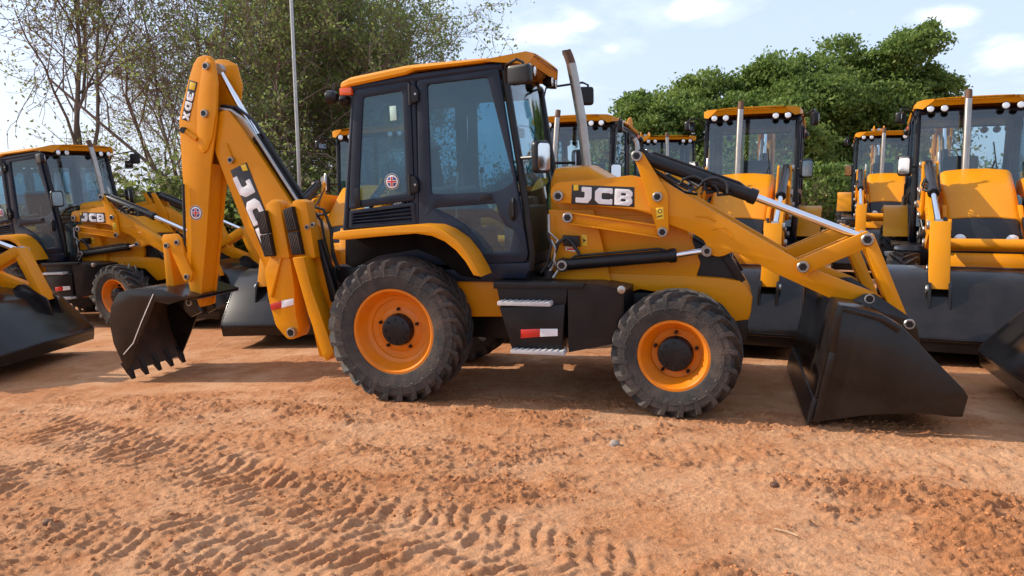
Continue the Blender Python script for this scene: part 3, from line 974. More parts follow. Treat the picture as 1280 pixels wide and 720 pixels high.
    mb.bar((w3[0][0] + .015, (w3[0][1] + w3[2][1]) / 2), (w3[1][0] - .015, (w3[0][1] + w3[2][1]) / 2), .018, -.5275, -.525, RED, 0)
    part('warning_label', mb, root)
    vb = [(1.566, 1.586), (1.72, 1.578), (1.727, 1.479), (1.573, 1.487)]
    part('valve_block', MB().plate(vb, -.60, -.52, BLK, .008), root)
    # hoses at the foot of the tower
    hz = [[(1.438, 1.786), (1.443, 1.62), (1.52, 1.543), (1.486, 1.353), (1.524, 1.261), (1.476, 1.184)], [(1.73, 1.409), (1.662, 1.522), (1.594, 1.567), (1.524, 1.507), (1.475, 1.355), (1.435, 1.286)], [(1.458, 1.544), (1.503, 1.467), (1.478, 1.315), (1.429, 1.215)], [(1.417, 1.621), (1.462, 1.507), (1.42, 1.316), (1.356, 1.231)]]
    for k, h in enumerate(hz):
        mb = MB()
        mb.tube([(x, -.60 - .02 * (i % 2), z) for i, (x, z) in enumerate(h)], .014 if k != 1 else .018, STL if k in (0, 2) else HOSE, 8)
        part('hydraulic_hose', mb, root)
    mb = MB()
    mb.tube([(x, -.60, z) for x, z in [(1.429, 1.191), (1.43, 1.253)]], .05, BLK, 10)
    part('hose_joint', mb, root)
    # looped hoses over the near arm
    for k in range(4):
        c = [(2.801, 1.982), (2.885, 1.966), (2.759, 2.019), (2.94, 1.993)][k]
        mb = MB()
        rr = .085 + .012 * k
        pts = [(c[0] - .35, -.60, c[1] + .16)] + [(c[0] + rr * math.cos(a), -.66 - .02 * k + .02 * math.sin(a), c[1] + rr * .8 * math.sin(a)) for a in [math.pi - .2 - q * .55 for q in range(-1, 7)]][1:] + [(c[0] + .20, -.60, c[1] - .00 - .02 * k)]
        mb.tube(pts, .013, HOSE, 8)
        part('hydraulic_hose', mb, root)
    mb = MB()
    mb.tube([(x, -.50, z) for x, z in [(2.326, 2.225), (2.5, 2.097), (2.68, 1.97), (2.8, 1.946)]], .013, HOSE, 8)
    part('hydraulic_hose', mb, root)
    # ---------------- front bucket, rolled forward on its lip
    sid = [(3.934, 1.055), (4.081, 1.032), (4.239, 0.985), (4.391, 0.893), (4.521, 0.751), (4.843, 0.408), (4.874, 0.353), (4.843, 0.19), (4.771, 0.186), (4.546, 0.204), (4.2, 0.169), (3.784, 0.081), (3.887, 0.669)]
    sh_o = [(3.934, 1.055), (4.081, 1.032), (4.239, 0.985), (4.391, 0.893), (4.521, 0.751), (4.843, 0.408), (4.874, 0.353), (4.843, 0.19)]
    mb = MB()
    th = .014
    ins = [(x - .016, z - .020) for x, z in sh_o]
    ins[-1] = (sh_o[-1][0] - .018, sh_o[-1][1]); ins[0] = (sh_o[0][0] + .002, sh_o[0][1] - .022)
    mb.plate(sh_o + list(reversed(ins)), -1.12, .96, BKT, .002)
    bk = part('front_bucket', mb, root)
    for s in (-1, 1):
        mb = MB()
        sy = s * (1.125 if s < 0 else .97)
        mb.plate(sid, sy - .012, sy + .012, BKT, .004)
        ed = [(3.934, 1.042), (4.081, 1.013), (4.239, 0.966), (4.38, 0.874), (4.353, 0.841), (4.229, 0.927), (4.083, 0.974), (3.935, 1.003)]
        link('side_plate', mb.mesh('side_plate'), bk)
        mb = MB()
        mb.plate(ed, sy + s * .015 - .010, sy + s * .015 + .010, BKT, .004)
        mb.bar(sid[0], sid[-1], .05, sy + s * .015 - .014, sy + s * .015 + .014, BKT, .004)
        mb.bar(sid[-1], sid[-2], .05, sy + s * .015 - .014, sy + s * .015 + .014, BKT, .004)
        link('edge_strip', mb.mesh('edge_strip'), bk)
    le = [(3.784, 0.081), (3.735, 0.065), (3.755, 0.229), (3.804, 0.231)]
    link('lip_plate', MB().plate(le, -1.10, .95, BKT, .002).mesh('lip_plate'), bk)
    fl = [(3.767, 0.229), (3.851, 0.667), (3.922, 1.055), (3.952, 1.042), (3.887, 0.669), (3.804, 0.231)]
    mb = MB()
    mb.plate(fl, -1.10, .95, BKT, .002)
    link('floor_plate', mb.mesh('floor_plate'), bk)
    ce = [(3.717, 0.043), (3.748, 0.052), (3.791, 0.264), (3.76, 0.263)]
    link('cutting_edge', MB().plate(ce, -1.13, .97, BLK, .003).mesh('cutting_edge'), bk)
    br = rounded([(4.016, 0.981), (4.176, 1.088), (4.263, 1.089), (4.566, 0.877), (4.593, 0.809), (4.638, 0.619), (4.451, 0.723), (4.322, 0.857)], .02, 3)
    for s in (-1, 1):
        for off in (.50, .70):
            mb = MB()
            mb.plate(br, s * off - .016, s * off + .016, BKT, .004)
            link('bracket', mb.mesh('bracket'), bk)
    mb = MB()
    rb_ = [sh_o[5], sh_o[6]]
    mb.tube([(sh_o[6][0] - .03, -1.1, sh_o[6][1] - .02), (sh_o[6][0] - .03, .95, sh_o[6][1] - .02)], .035, BKT, 10)
    link('lip_roll', mb.mesh('lip_roll'), bk)
    # ---------------- backhoe
    yc = -.05
    frm = [(-1.268, 1.968), (-1.174, 1.95), (-1.084, 1.578), (-0.977, 1.163), (-0.919, 0.691), (-0.99, 0.297), (-1.146, 0.281), (-1.348, 1.357)]
    mb = MB()
    mb.plate(frm, -.52, -.44, YEL, .015)
    part('rear_frame', mb, root)
    hg = [(-1.084, 1.546), (-1.036, 1.554), (-0.873, 0.97), (-0.898, 0.867), (-0.952, 0.9)]
    part('hose_guard', MB().plate(hg, -.56, -.47, BLK, .01), root)
    kp = [(-1.489, 1.738), (-1.309, 1.754), (-1.244, 1.525), (-1.229, 1.125), (-1.47, 1.123)]
    part('kingpost', MB().plate(rounded(kp, .03, 2), -.22, -.02, YEL, .02), root)
    pA = [(-1.578, 1.401), (-1.349, 1.368), (-1.323, 1.037), (-1.324, 0.744), (-1.295, 0.598), (-1.34, 0.501), (-1.439, 0.489), (-1.575, 0.633), (-1.643, 0.919), (-1.669, 1.23)]
    brk = [(-1.592, 1.925), (-1.491, 1.982), (-1.436, 1.956), (-1.244, 1.969), (-1.123, 1.951), (-1.048, 1.367), (-1.536, 1.357)]
    bB = [(-1.224, 1.385), (-1.094, 1.394), (-1.022, 1.073), (-0.805, 0.413), (-0.894, 0.308), (-0.937, 0.374), (-1.076, 0.806)]
    for mr in (False, True):
        s = 1 if mr else -1
        mb = MB()
        mb.plate(rounded(pA, .03, 2), -.64, -.40, YEL, .005)
        stq = [(-1.467, 1.37), (-1.438, 1.37), (-1.586, 0.941), (-1.614, 0.958)]
        o = part('stabilizer_leg', mb, root, mirror=mr)
        link('stiffener', MB().plate(stq, -.665, -.635, YEL, .004).mesh('stiffener', mirror=mr), o)
        rA = [(-1.617, 0.872), (-1.477, 0.91), (-1.483, 0.832), (-1.612, 0.803)]; rB = [(-1.477, 0.91), (-1.331, 0.938), (-1.335, 0.869), (-1.483, 0.832)]
        mb = MB()
        mb.plate(rA, -.652, -.642, RED, .001); mb.plate(rB, -.652, -.642, SIL, .001)
        link('reflector', mb.mesh('reflector', mirror=mr), o)
        pin(root, (-1.365, 0.576), s * .645, .065, .05, s)
        part('stabilizer_outer', MB().plate(rounded(bB, .015, 2), -.80, -.60, YEL, .005), root, mirror=mr)
        if mr: continue
        mb = MB()
        mb.plate(rounded([(-1.592, 1.925), (-1.501, 1.982), (-1.426, 1.956), (-1.342, 1.366), (-1.526, 1.366)], .02, 2), -.66, -.50, YEL, .005)
        mb.plate(rounded([(-1.274, 1.953), (-1.206, 1.977), (-1.114, 1.95), (-1.038, 1.367), (-1.171, 1.358)], .02, 2), -.66, -.50, YEL, .005)
        mb.plate([(-1.483, 1.922), (-1.273, 1.919), (-1.176, 1.363), (-1.407, 1.362)], -.56, -.50, YEL, .004)
        c_ = (-1.433, 1.677)
        mb.lathe([(-.60, .03), (-.56, .045)], (c_[0], 0, c_[1]), YEL, 14)
        part('stabilizer_foot', mb, root, mirror=mr)
        for p_ in [(-1.043, 1.713), (-1.11, 1.689)]:
            pin(root, p_, -.66, .032, .02)
        for quad in ([(-1.675, 1.845), (-1.567, 1.869), (-1.527, 1.635), (-1.634, 1.619)], [(-1.644, 1.611), (-1.528, 1.627), (-1.497, 1.392), (-1.604, 1.383)], [(-1.348, 1.874), (-1.242, 1.905), (-1.194, 1.658), (-1.307, 1.642)], [(-1.308, 1.634), (-1.194, 1.65), (-1.154, 1.409), (-1.267, 1.401)]):
            mb = MB()
            mb.plate(quad, -.72, -.60, BLK, .006)
            a, b, c, d_ = [Vector(p) for p in quad]
            for k in range(6):
                t = (k + .5) / 6
                p0, p1 = a.lerp(b, t), d_.lerp(c, t)
                mb.bar(p0.lerp(p1, .06), p0.lerp(p1, .94), .010, -.732, -.718, RUB, .002)
            part('rubber_pad', mb, root, mirror=mr)
    # boom
    bo = [(-2.502, 2.882), (-2.452, 2.977), (-2.346, 2.989), (-2.194, 2.797), (-1.916, 2.391), (-1.621, 1.951), (-1.239, 1.654), (-1.199, 1.344), (-1.309, 1.183), (-1.541, 1.181), (-1.865, 0.977), (-1.986, 1.177), (-2.215, 1.616), (-2.554, 2.528)]
    mb = MB()
    mb.plate(rounded(bo, .03, 2), -.15, .05, YEL, .005)
    boom = part('boom', mb, root)
    # raised cable clip on boom
    a, b = [(-2.401, 2.611), (-2.333, 2.421)]
    mb = MB(); mb.tube([(a[0], -.155, a[1]), (b[0], -.155, b[1])], .026, YEL, 8)
    link('boom_stop', mb.mesh('boom_stop'), boom)
    pin(root, (-2.332, 2.43), -.155, .045, .04)
    dp = [(-2.363, 2.315), (-2.146, 2.398), (-1.783, 1.433), (-1.996, 1.36)]
    mb = MB()
    mb.plate(dp, -.157, -.149, DEC, .0005)
    o_ = Vector((-2.338, 2.225)); e_ = Vector((-1.964, 1.36)); tp = Vector((-2.176, 2.274))
    u = (e_ - o_); ln = u.length; u.normalize()
    vv = tp - o_
    lettering(mb, 'JCB', o_, u, Vector((-u.y, u.x)) * vv.length * 1.18, ln * .30, ln * .035, -.162, -.156, WHT)
    ye = [(-2.194, 2.302), (-2.131, 2.309), (-2.157, 2.381), (-2.221, 2.365)]
    mb.plate(ye, -.163, -.156, STK, .0003)
    link('logo_decal', mb.mesh('logo_decal'), boom)
    # dipper
    dn = [(-2.586, 3.592), (-2.492, 3.577), (-2.446, 3.514), (-2.424, 3.278), (-2.469, 2.878), (-2.586, 2.393), (-2.727, 1.528), (-2.886, 0.737), (-2.964, 0.735), (-3.015, 1.039), (-2.974, 1.836), (-2.984, 2.314), (-2.971, 2.901), (-2.814, 3.31), (-2.721, 3.506), (-2.662, 3.572)]
    df = [(-2.719, 3.603), (-2.525, 3.598), (-2.434, 3.53), (-2.427, 3.351), (-2.464, 2.901), (-2.56, 2.668), (-2.678, 2.311), (-2.813, 1.509), (-3.114, 0.688)]
    mb = MB()
    mb.plate(rounded(dn, .02, 2), -.195, -.165, YEL, .006)
    dfar = [(x, z) for x, z in dn]
    top = [(dn[0][0], dn[0][1]), (dn[1][0] + .02, dn[1][1] + .0), (dn[2][0] + .10, dn[2][1]), (dn[3][0] + .13, dn[3][1]), (dn[4][0] + .10, dn[4][1]), (dn[5][0] + .03, dn[5][1])] + dn[6:]
    mb.plate(rounded(top, .02, 2), .065, .09, YEL, .006)
    body = [(-2.989, 2.406), (-2.609, 2.395), (-2.751, 1.526), (-2.911, 0.732), (-2.989, 0.73), (-3.04, 1.035), (-2.998, 1.835)]
    mb.plate(body, -.17, .07, YEL, .004)
    mb.plate([(-2.966, 2.993), (-2.774, 3.426), (-2.66, 3.506), (-2.615, 3.416), (-2.731, 3.071), (-2.836, 2.402), (-2.978, 2.406)], -.17, .07, YEL, .004)
    dip = part('dipper', mb, root)
    dz = rounded([(-2.588, 3.478), (-2.517, 3.56), (-2.448, 3.512), (-2.417, 3.277), (-2.454, 2.964), (-2.531, 2.685), (-2.607, 2.546), (-2.664, 2.512), (-2.713, 2.567), (-2.728, 2.756), (-2.687, 3.091)], .02, 3)
    link('reinforcement_plate', MB().plate(dz, -.215, -.194, YEL, .008).mesh('reinforcement_plate'), dip)
    for p, r_ in zip([(-2.525, 3.463), (-2.591, 2.952)], (.05, .055)):
        pin(root, p, -.214, r_, .04)
    a, b = [(-2.898, 2.781), (-2.735, 2.676)]
    mb = MB(); mb.tube([(a[0], -.21, a[1]), (b[0], -.205, b[1])], .030, YEL, 10); mb.lathe([(-.24, .036), (-.19, .036)], (a[0], 0, a[1]), BLK, 14)
    link('transport_lock', mb.mesh('transport_lock'), dip)
    dl = [(-2.784, 3.334), (-2.68, 3.301), (-2.838, 2.877), (-2.932, 2.908)]
    mb = MB()
    mb.plate(dl, -.200, -.193, DEC, .0005)
    sq = [(-2.773, 3.315), (-2.7, 3.293), (-2.729, 3.216), (-2.801, 3.238)]
    mb.plate(sq, -.203, -.198, STK, .0003)
    o_ = Vector((-2.815, 3.212)); e_ = Vector((-2.919, 2.907)); tp = Vector((-2.731, 3.19))
    u = (e_ - o_); ln = u.length; u.normalize()
    lettering(mb, '3DX', o_, u, Vector((-u.y, u.x)) * (tp - o_).length, ln * .30, ln * .05, -.204, -.199, WHT)
    link('model_decal', mb.mesh('model_decal'), dip)
    emblem(root, (-2.836, 1.844), -.196, .085)
    # dipper cylinder over the boom
    cylinder_part(root, (-1.401, 1.713), (-2.051, 2.693), (-2.495, 3.451), -.05, .062, .033, 'dipper_cylinder')
    for k in range(3):
        h = [[(-2.48, 3.009), (-2.313, 2.982), (-2.155, 2.869), (-2.004, 2.669), (-1.783, 2.326), (-1.544, 1.966), (-1.413, 1.805)], [(-2.456, 3.043), (-2.268, 3.015), (-2.091, 2.884), (-1.922, 2.666), (-1.702, 2.324), (-1.481, 2.001), (-1.37, 1.857)], [(-2.513, 3.048), (-2.367, 3.022), (-2.226, 2.936), (-2.076, 2.726), (-1.855, 2.364), (-1.616, 1.985), (-1.485, 1.823)]][k]
        mb = MB()
        mb.tube([(x, -.13 + .045 * k, z) for x, z in h], .018, HOSE if k else STL, 8)
        part('hydraulic_hose', mb, root)
    mb = MB()
    mb.tube([(x, -.22, z) for x, z in [(-2.961, 2.176), (-2.984, 1.81), (-3.0, 1.531), (-3.048, 1.25)]], .016, HOSE, 8)
    part('hydraulic_hose', mb, root)
    for k, h in enumerate([[(-1.232, 1.861), (-1.133, 1.739), (-1.107, 1.531), (-1.045, 1.27), (-0.978, 1.096)], [(-1.249, 1.897), (-1.116, 1.86), (-1.041, 1.663), (-1.036, 1.431), (-0.963, 1.206)], [(-1.217, 1.807), (-1.109, 1.806), (-1.053, 1.614), (-1.058, 1.353), (-0.964, 1.143)]]):
        mb = MB()
        mb.tube([(x, -.34 + .03 * k, z) for x, z in h], .016, HOSE, 8)
        part('hydraulic_hose', mb, root)
    # tipping linkage
    tl = rounded([(-3.295, 1.534), (-3.266, 1.599), (-3.075, 1.607), (-3.014, 1.551), (-2.989, 1.346), (-2.898, 1.141), (-2.929, 1.047), (-3.018, 1.046), (-3.11, 1.252), (-3.2, 1.477), (-3.267, 1.477)], .02, 3)
    mb = MB()
    mb.plate(tl, -.26, -.225, YEL, .006); mb.plate(tl, .12, .155, YEL, .006)
    part('tipping_lever', mb, root)
    for p in [(-3.068, 1.506), (-3.217, 1.469), (-2.973, 1.105), (-3.13, 0.867)]:
        pin(root, p, -.255, .042, .03)
    tk2 = [(-3.37, 1.543), (-3.292, 1.524), (-3.245, 0.832), (-3.364, 0.791)]
    part('tipping_link', MB().plate(tk2, -.16, .06, YEL, .01), root)
    # digging bucket
    bw0, bw1 = -.46, .46
    prof = [(-2.819, 0.886), (-3.172, 0.982), (-3.542, 0.986), (-3.776, 0.935), (-3.899, 0.77), (-3.944, 0.577), (-3.914, 0.325), (-3.82, 0.115), (-3.752, -0.009)]
    inn = [(x + .022, z - .012) for x, z in prof]
    inn[0] = (prof[0][0], prof[0][1] - .03); inn[-1] = (prof[-1][0] + .012, prof[-1][1] + .0)
    inn[-2] = (prof[-2][0] + .025, prof[-2][1]); inn[-3] = (prof[-3][0] + .03, prof[-3][1])
    mb = MB()
    mb.plate(prof + list(reversed(inn)), bw0, bw1, BKT, .003)
    db = part('digging_bucket', mb, root)
    mb = MB()
    mb.plate([(x + .004, z - .001) for x, z in reversed(inn)] + [(x + .010, z - .006) for x, z in inn], bw0 + .02, bw1 - .02, INNER, .0)
    link('worn_lining', mb.mesh('worn_lining'), db)
    sdp = [(-2.819, 0.886), (-3.172, 0.982), (-3.542, 0.986), (-3.776, 0.935), (-3.899, 0.77), (-3.944, 0.577), (-3.914, 0.325), (-3.82, 0.115), (-3.752, -0.009), (-3.623, 0.22), (-3.286, 0.84), (-3.078, 0.807)]
    for y_ in (bw0, bw1):
        link('side_plate', MB().plate(sdp, y_ - .012, y_ + .012, BKT, .004).mesh('side_plate'), db)
        e1, e2 = [(-3.299, 0.933), (-3.666, 0.247)]
        link('side_cutter', MB().bar(e1, e2, .014, y_ - .016, y_ + .016, BKT, .003).mesh('side_cutter'), db)
    bx0 = prof[-1]
    for k in range(5):
        y_ = bw0 + .03 + (bw1 - bw0 - .06) * k / 4
        mb = MB()
        zt_, zb_ = bx0[1] + .18, bx0[1] - .02
        d_ = (Vector(prof[-1]) - Vector(prof[-2])).normalized()
        p0 = Vector(prof[-1]) - d_ * .12; p1 = Vector(prof[-1]) + d_ * .11; n_ = Vector((-d_.y, d_.x))
        def tp_(p, w_, t_): return [(p.x - n_.x * t_, y_ - w_, p.y - n_.y * t_), (p.x + n_.x * t_, y_ - w_, p.y + n_.y * t_), (p.x + n_.x * t_, y_ + w_, p.y + n_.y * t_), (p.x - n_.x * t_, y_ + w_, p.y - n_.y * t_)]
        mb.loft([tp_(p0, .040, .035), tp_(p0.lerp(p1, .55), .034, .028), tp_(p1, .026, .008)], BLK)
        link('tooth', mb.mesh('tooth'), db)
    hk = [(-3.173, 0.943), (-2.953, 0.89), (-2.861, 0.682), (-3.001, 0.621), (-3.188, 0.79)]
    for y_ in (-.20, .10):
        link('bracket', MB().plate(hk, y_ - .02, y_ + .02, BKT, .004).mesh('bracket'), db)
    pin(root, (-2.99, 0.797), -.215, .05, .04)
    mb = MB()
    e1 = [(-3.271, 0.927), (-3.474, 0.593), (-3.615, 0.34), (-3.769, 0.199)]
    mb.tube([(x, bw0 - .022, z) for x, z in e1], .0055, ROPE, 6)
    link('tie_rope', mb.mesh('tie_rope'), db)
    return root

main = build_loader()
for o in bpy.data.objects:
    if o.parent: KIDS.setdefault(o.parent.name, []).append(o)

# ------------------------------------------------------------------ ground shape
def smooth(a, b, x):
    t = np.clip((x - a) / (b - a), 0, 1)
    return t * t * (3 - 2 * t)
def base_z(x, y):
    x = np.asarray(x, float); y = np.asarray(y, float)
    xe = np.clip(x, -14, 14)
    return np.where(xe < 0, .032 * xe * smooth(6.2, 8.6, y), -.012 * xe * smooth(8.0, 9.8, y)) + .20 * smooth(14, 22, y)

def place(o, x, y, head, label, cat='backhoe loader', group='backhoe loaders parked around the yard', dz=0.0, tilt=True):
    """x, y = ground point below the rear axle"""
    hx, hy = head
    l = math.hypot(hx, hy); hx, hy = hx / l, hy / l
    p = Vector((x, y, float(base_z(x, y))))
    q = Vector((x + hx * 3.2, y + hy * 3.2, float(base_z(x + hx * 3.2, y + hy * 3.2))))
    X = (q - p).normalized()
    lx, ly = -hy, hx
    a = Vector((x + lx + hx, y + ly + hy, float(base_z(x + lx + hx, y + ly + hy)))); b = Vector((x - lx + hx, y - ly + hy, float(base_z(x - lx + hx, y - ly + hy))))
    Y = (a - b).normalized()
    Z = X.cross(Y).normalized(); Y = Z.cross(X)
    m = Matrix((X, Y, Z)).transposed().to_4x4()
    m.translation = p + Vector((0, 0, dz))
    o.matrix_world = m
    tag(o, label, cat, group)
    return o

main.matrix_world = Matrix.Translation(MO) @ Matrix.Rotation(YAW, 4, 'Z')
tag(main, 'large yellow backhoe loader in the foreground, seen side on with its whole length in view', 'backhoe loader', 'backhoe loaders parked around the yard')

def other(cx, cy, head, label, dz=0.0):
    """cx, cy = ground point below the front of the cab (1.15 m ahead of the rear axle)"""
    l = math.hypot(*head)
    hx, hy = head[0] / l, head[1] / l
    o = copy_tree(main)
    return place(o, cx - hx * 1.15, cy - hy * 1.15, head, label, dz=dz)

ROW = (-.40, -.92)
other(1.07, 13.1, ROW, 'yellow backhoe loader parked right behind the exhaust pipe of the large one, facing the camera')
other(3.86, 12.1, ROW, 'yellow backhoe loader whose hood shows just behind the chrome rods of the large one')
other(6.75, 11.0, (-.42, -.90), 'yellow backhoe loader at the right end of the first back row, facing the camera')
other(-2.40, 13.8, (-.16, -.98), 'yellow backhoe loader seen through the side windows of the large cab')
other(4.30, 20.5, (-.02, -1), 'distant yellow backhoe loader in the second row, left one of the two there')
other(9.60, 19.2, ROW, 'distant yellow backhoe loader in the second row, right one of the two there')
other(-8.0, 14.2, (.95, -.30), 'yellow backhoe loader on the left, its arms reaching behind the large raised digging arm')
other(-10.0, 18.0, (.95, -.28), 'yellow backhoe loader farthest back on the left, half hidden by another one')
other(-9.93, 10.1, (.99, -.10), 'backhoe loader nearest on the left, with only its black front bucket and arms in view')
other(7.83, 5.0, (-.95, .30), 'backhoe loader cut off by the right edge, only its black bucket in view')

# ------------------------------------------------------------------ ground
def vnoise(x, y, seed):
    xi, yi = np.floor(x).astype(np.int64), np.floor(y).astype(np.int64)
    fx, fy = x - xi, y - yi
    fx = fx * fx * (3 - 2 * fx); fy = fy * fy * (3 - 2 * fy)
    def h(a, b):
        n = (a * 374761393 + b * 668265263 + seed * 1442695041) & 0xFFFFFFFF
        n = ((n ^ (n >> 13)) * 1274126177) & 0xFFFFFFFF
        return ((n ^ (n >> 16)) & 0xFFFF) / 65535.0
    a, b, c, d = h(xi, yi), h(xi + 1, yi), h(xi, yi + 1), h(xi + 1, yi + 1)
    return (a * (1 - fx) + b * fx) * (1 - fy) + (c * (1 - fx) + d * fx) * fy
def fbm(x, y, seed, oct=4, gain=.5):
    s, a, t = 0, 1, 0
    for k in range(oct):
        s = s + a * vnoise(x * 2 ** k + 17.3 * k, y * 2 ** k - 9.1 * k, seed + k)
        t += a; a *= gain
    return s / t
def track(x, y, p0, p1, wid, period, amp, skew, depth, lines=False, seed=1):
    p0, p1 = np.array(p0), np.array(p1)
    d = (p1 - p0); ln = np.hypot(*d); d = d / ln
    u = (x - p0[0]) * d[0] + (y - p0[1]) * d[1]
    v = -(x - p0[0]) * d[1] + (y - p0[1]) * d[0]
    v = v + .24 * (fbm(u * .7, v * .0 + 3.1, seed, 2) - .5)
    v = v + .05 * (fbm(u * 6, v * 6, seed + 2, 3) - .5)
    m = smooth(wid / 2 + .06, wid / 2 - .06, np.abs(v)) * smooth(-.3, .2, u) * smooth(ln + .3, ln - .2, u)
    m = m * smooth(.20, .46, fbm(u * 1.3 + 5, v * 1.6, seed + 9, 4))
    m = m * (.35 + .65 * smooth(.40, .50, fbm(u * 8, v * 10, seed + 31, 3, .6)))
    if lines:
        return m * (amp * np.sin(v * 2 * np.pi / period) * .5 - depth)
    wob = .16 * (fbm(u * 4, v * 4, seed + 4, 4) - .5)
    ph = (u + wob + skew * np.abs(v)) / period
    rdg = ph % 1.0
    rdg = np.minimum(rdg / .62, (1 - rdg) / .30)            # steep on one side, slumped on the other
    rdg = np.clip(rdg, 0, 1) * (.45 + .9 * fbm(u * 5, v * 7, seed + 14, 3))
    berm = .022 * np.exp(-((np.abs(v) - wid / 2 - .05) / .05) ** 2) * smooth(-.3, .2, u) * smooth(ln + .3, ln - .2, u) * fbm(u * 4, v * 9, seed + 20, 3)
    return m * (amp * rdg - depth) + berm
def soil_patch(x, y):
    """1 where the soil is freshly churned, 0 where it is packed and dusty"""
    n = .6 * fbm(x * .75 + .5 * y, y * 1.5, 71, 4) + .4 * fbm(x * 3.1, y * 6.0, 77, 4, .6)
    tr = np.exp(-((y + .58 * x - 3.35) / 1.1) ** 2) * smooth(1.5, -1.0, x)     # the wheel tracks at the left are packed and pale
    return smooth(.46, .62, n) * (1 - .75 * tr)
def ground_z(x, y):
    z = base_z(x, y)
    near = smooth(16, 9, y)
    rough = .30 + .70 * smooth(7.4, 5.9, y + .25 * x)     # churned in front, packed under the machine row
    z = z + .05 * (fbm(x * .5, y * .5, 3, 3) - .5) * near
    z = z + .040 * rough * (fbm(x * 1.9, y * 1.9, 21, 4) - .5) * near
    patch = soil_patch(x, y)
    lump = np.clip(fbm(x * 6, y * 8, 40, 3) - .50, 0, 1)
    z = z + .07 * rough * lump * near * patch
    z = z + .026 * rough * (fbm(x * 5.5, y * 19, 133, 5, .62) - .5) * near * (.4 + .9 * patch)
    z = z + .020 * rough * smooth(.45, .53, fbm(x * 4.2 + .6 * y, y * 10, 201, 4, .6)) * near * patch
    z = z + .013 * rough * smooth(.46, .54, fbm(x * 9 + y, y * 21, 233, 3, .6)) * near * (.45 + .75 * patch)
    z = z + .016 * rough * (fbm(x * 17, y * 20, 55, 4, .65) - .5) * near * (.25 + .9 * patch)
    crumb = np.clip(fbm(x * 31, y * 31, 91, 2, .6) - .55, 0, 1)
    z = z + .078 * rough * crumb * near * (.5 + .5 * patch)
    z = z + track(x, y, (-4.6, 6.6), (.6, 3.6), .66, .115, .036, .35, .016, seed=3)
    z = z + track(x, y, (-3.9, 5.15), (.3, 3.0), .64, .115, .036, -.3, .016, seed=6)
    z = z + track(x, y, (-1.4, 4.55), (1.6, 3.2), .26, .055, .007, 0, .006, lines=True, seed=8)
    z = z + track(x, y, (.6, 4.3), (3.2, 6.0), .22, .05, .006, 0, .005, lines=True, seed=12)
    z = z + track(x, y, (-3.2, 6.0), (4.8, 4.8), .5, .13, .014, .3, .010, seed=15)
    z = z + track(x, y, (1.0, 3.3), (4.2, 4.6), .5, .13, .014, .3, .009, seed=19)
    return z
xs = np.concatenate([-np.geomspace(7, 900, 34)[::-1], np.linspace(-6.9, -5.0, 55)[:-1], np.linspace(-5.0, 5.4, 880), np.linspace(5.42, 7.4, 55), np.geomspace(7.6, 900, 34)])
ys = np.concatenate([np.array([-60, -20, -6, 0, 1.5, 2.4]), np.linspace(2.8, 6.6, 400), np.linspace(6.62, 10, 140), np.linspace(10.1, 22, 80), np.geomspace(23, 1200, 40)])
GX, GY = np.meshgrid(xs, ys)
GZ = ground_z(GX, GY)
nx, ny = len(xs), len(ys)
def grid_mesh(name, X, Y, Z):
    ny, nx = X.shape
    me = bpy.data.meshes.new(name)
    me.vertices.add(nx * ny)
    me.vertices.foreach_set('co', np.stack([X, Y, Z], -1).astype(np.float32).ravel())
    idx = np.arange(nx * ny).reshape(ny, nx)
    q = np.stack([idx[:-1, :-1], idx[:-1, 1:], idx[1:, 1:], idx[1:, :-1]], -1).reshape(-1, 4)
    me.loops.add(q.size)
    me.loops.foreach_set('vertex_index', q.ravel().astype(np.int32))
    me.polygons.add(len(q))
    me.polygons.foreach_set('loop_start', np.arange(0, q.size, 4, dtype=np.int32))
    me.polygons.foreach_set('use_smooth', np.ones(len(q), bool))
    me.update(calc_edges=True)
    return me
gm = grid_mesh('ground', GX, GY, GZ)
ground = link('ground', gm)
ground['kind'] = 'structure'
at = gm.attributes.new('churned', 'FLOAT', 'POINT')
at.data.foreach_set('value', (soil_patch(GX, GY) * smooth(16, 9, GY)).astype(np.float32).ravel())

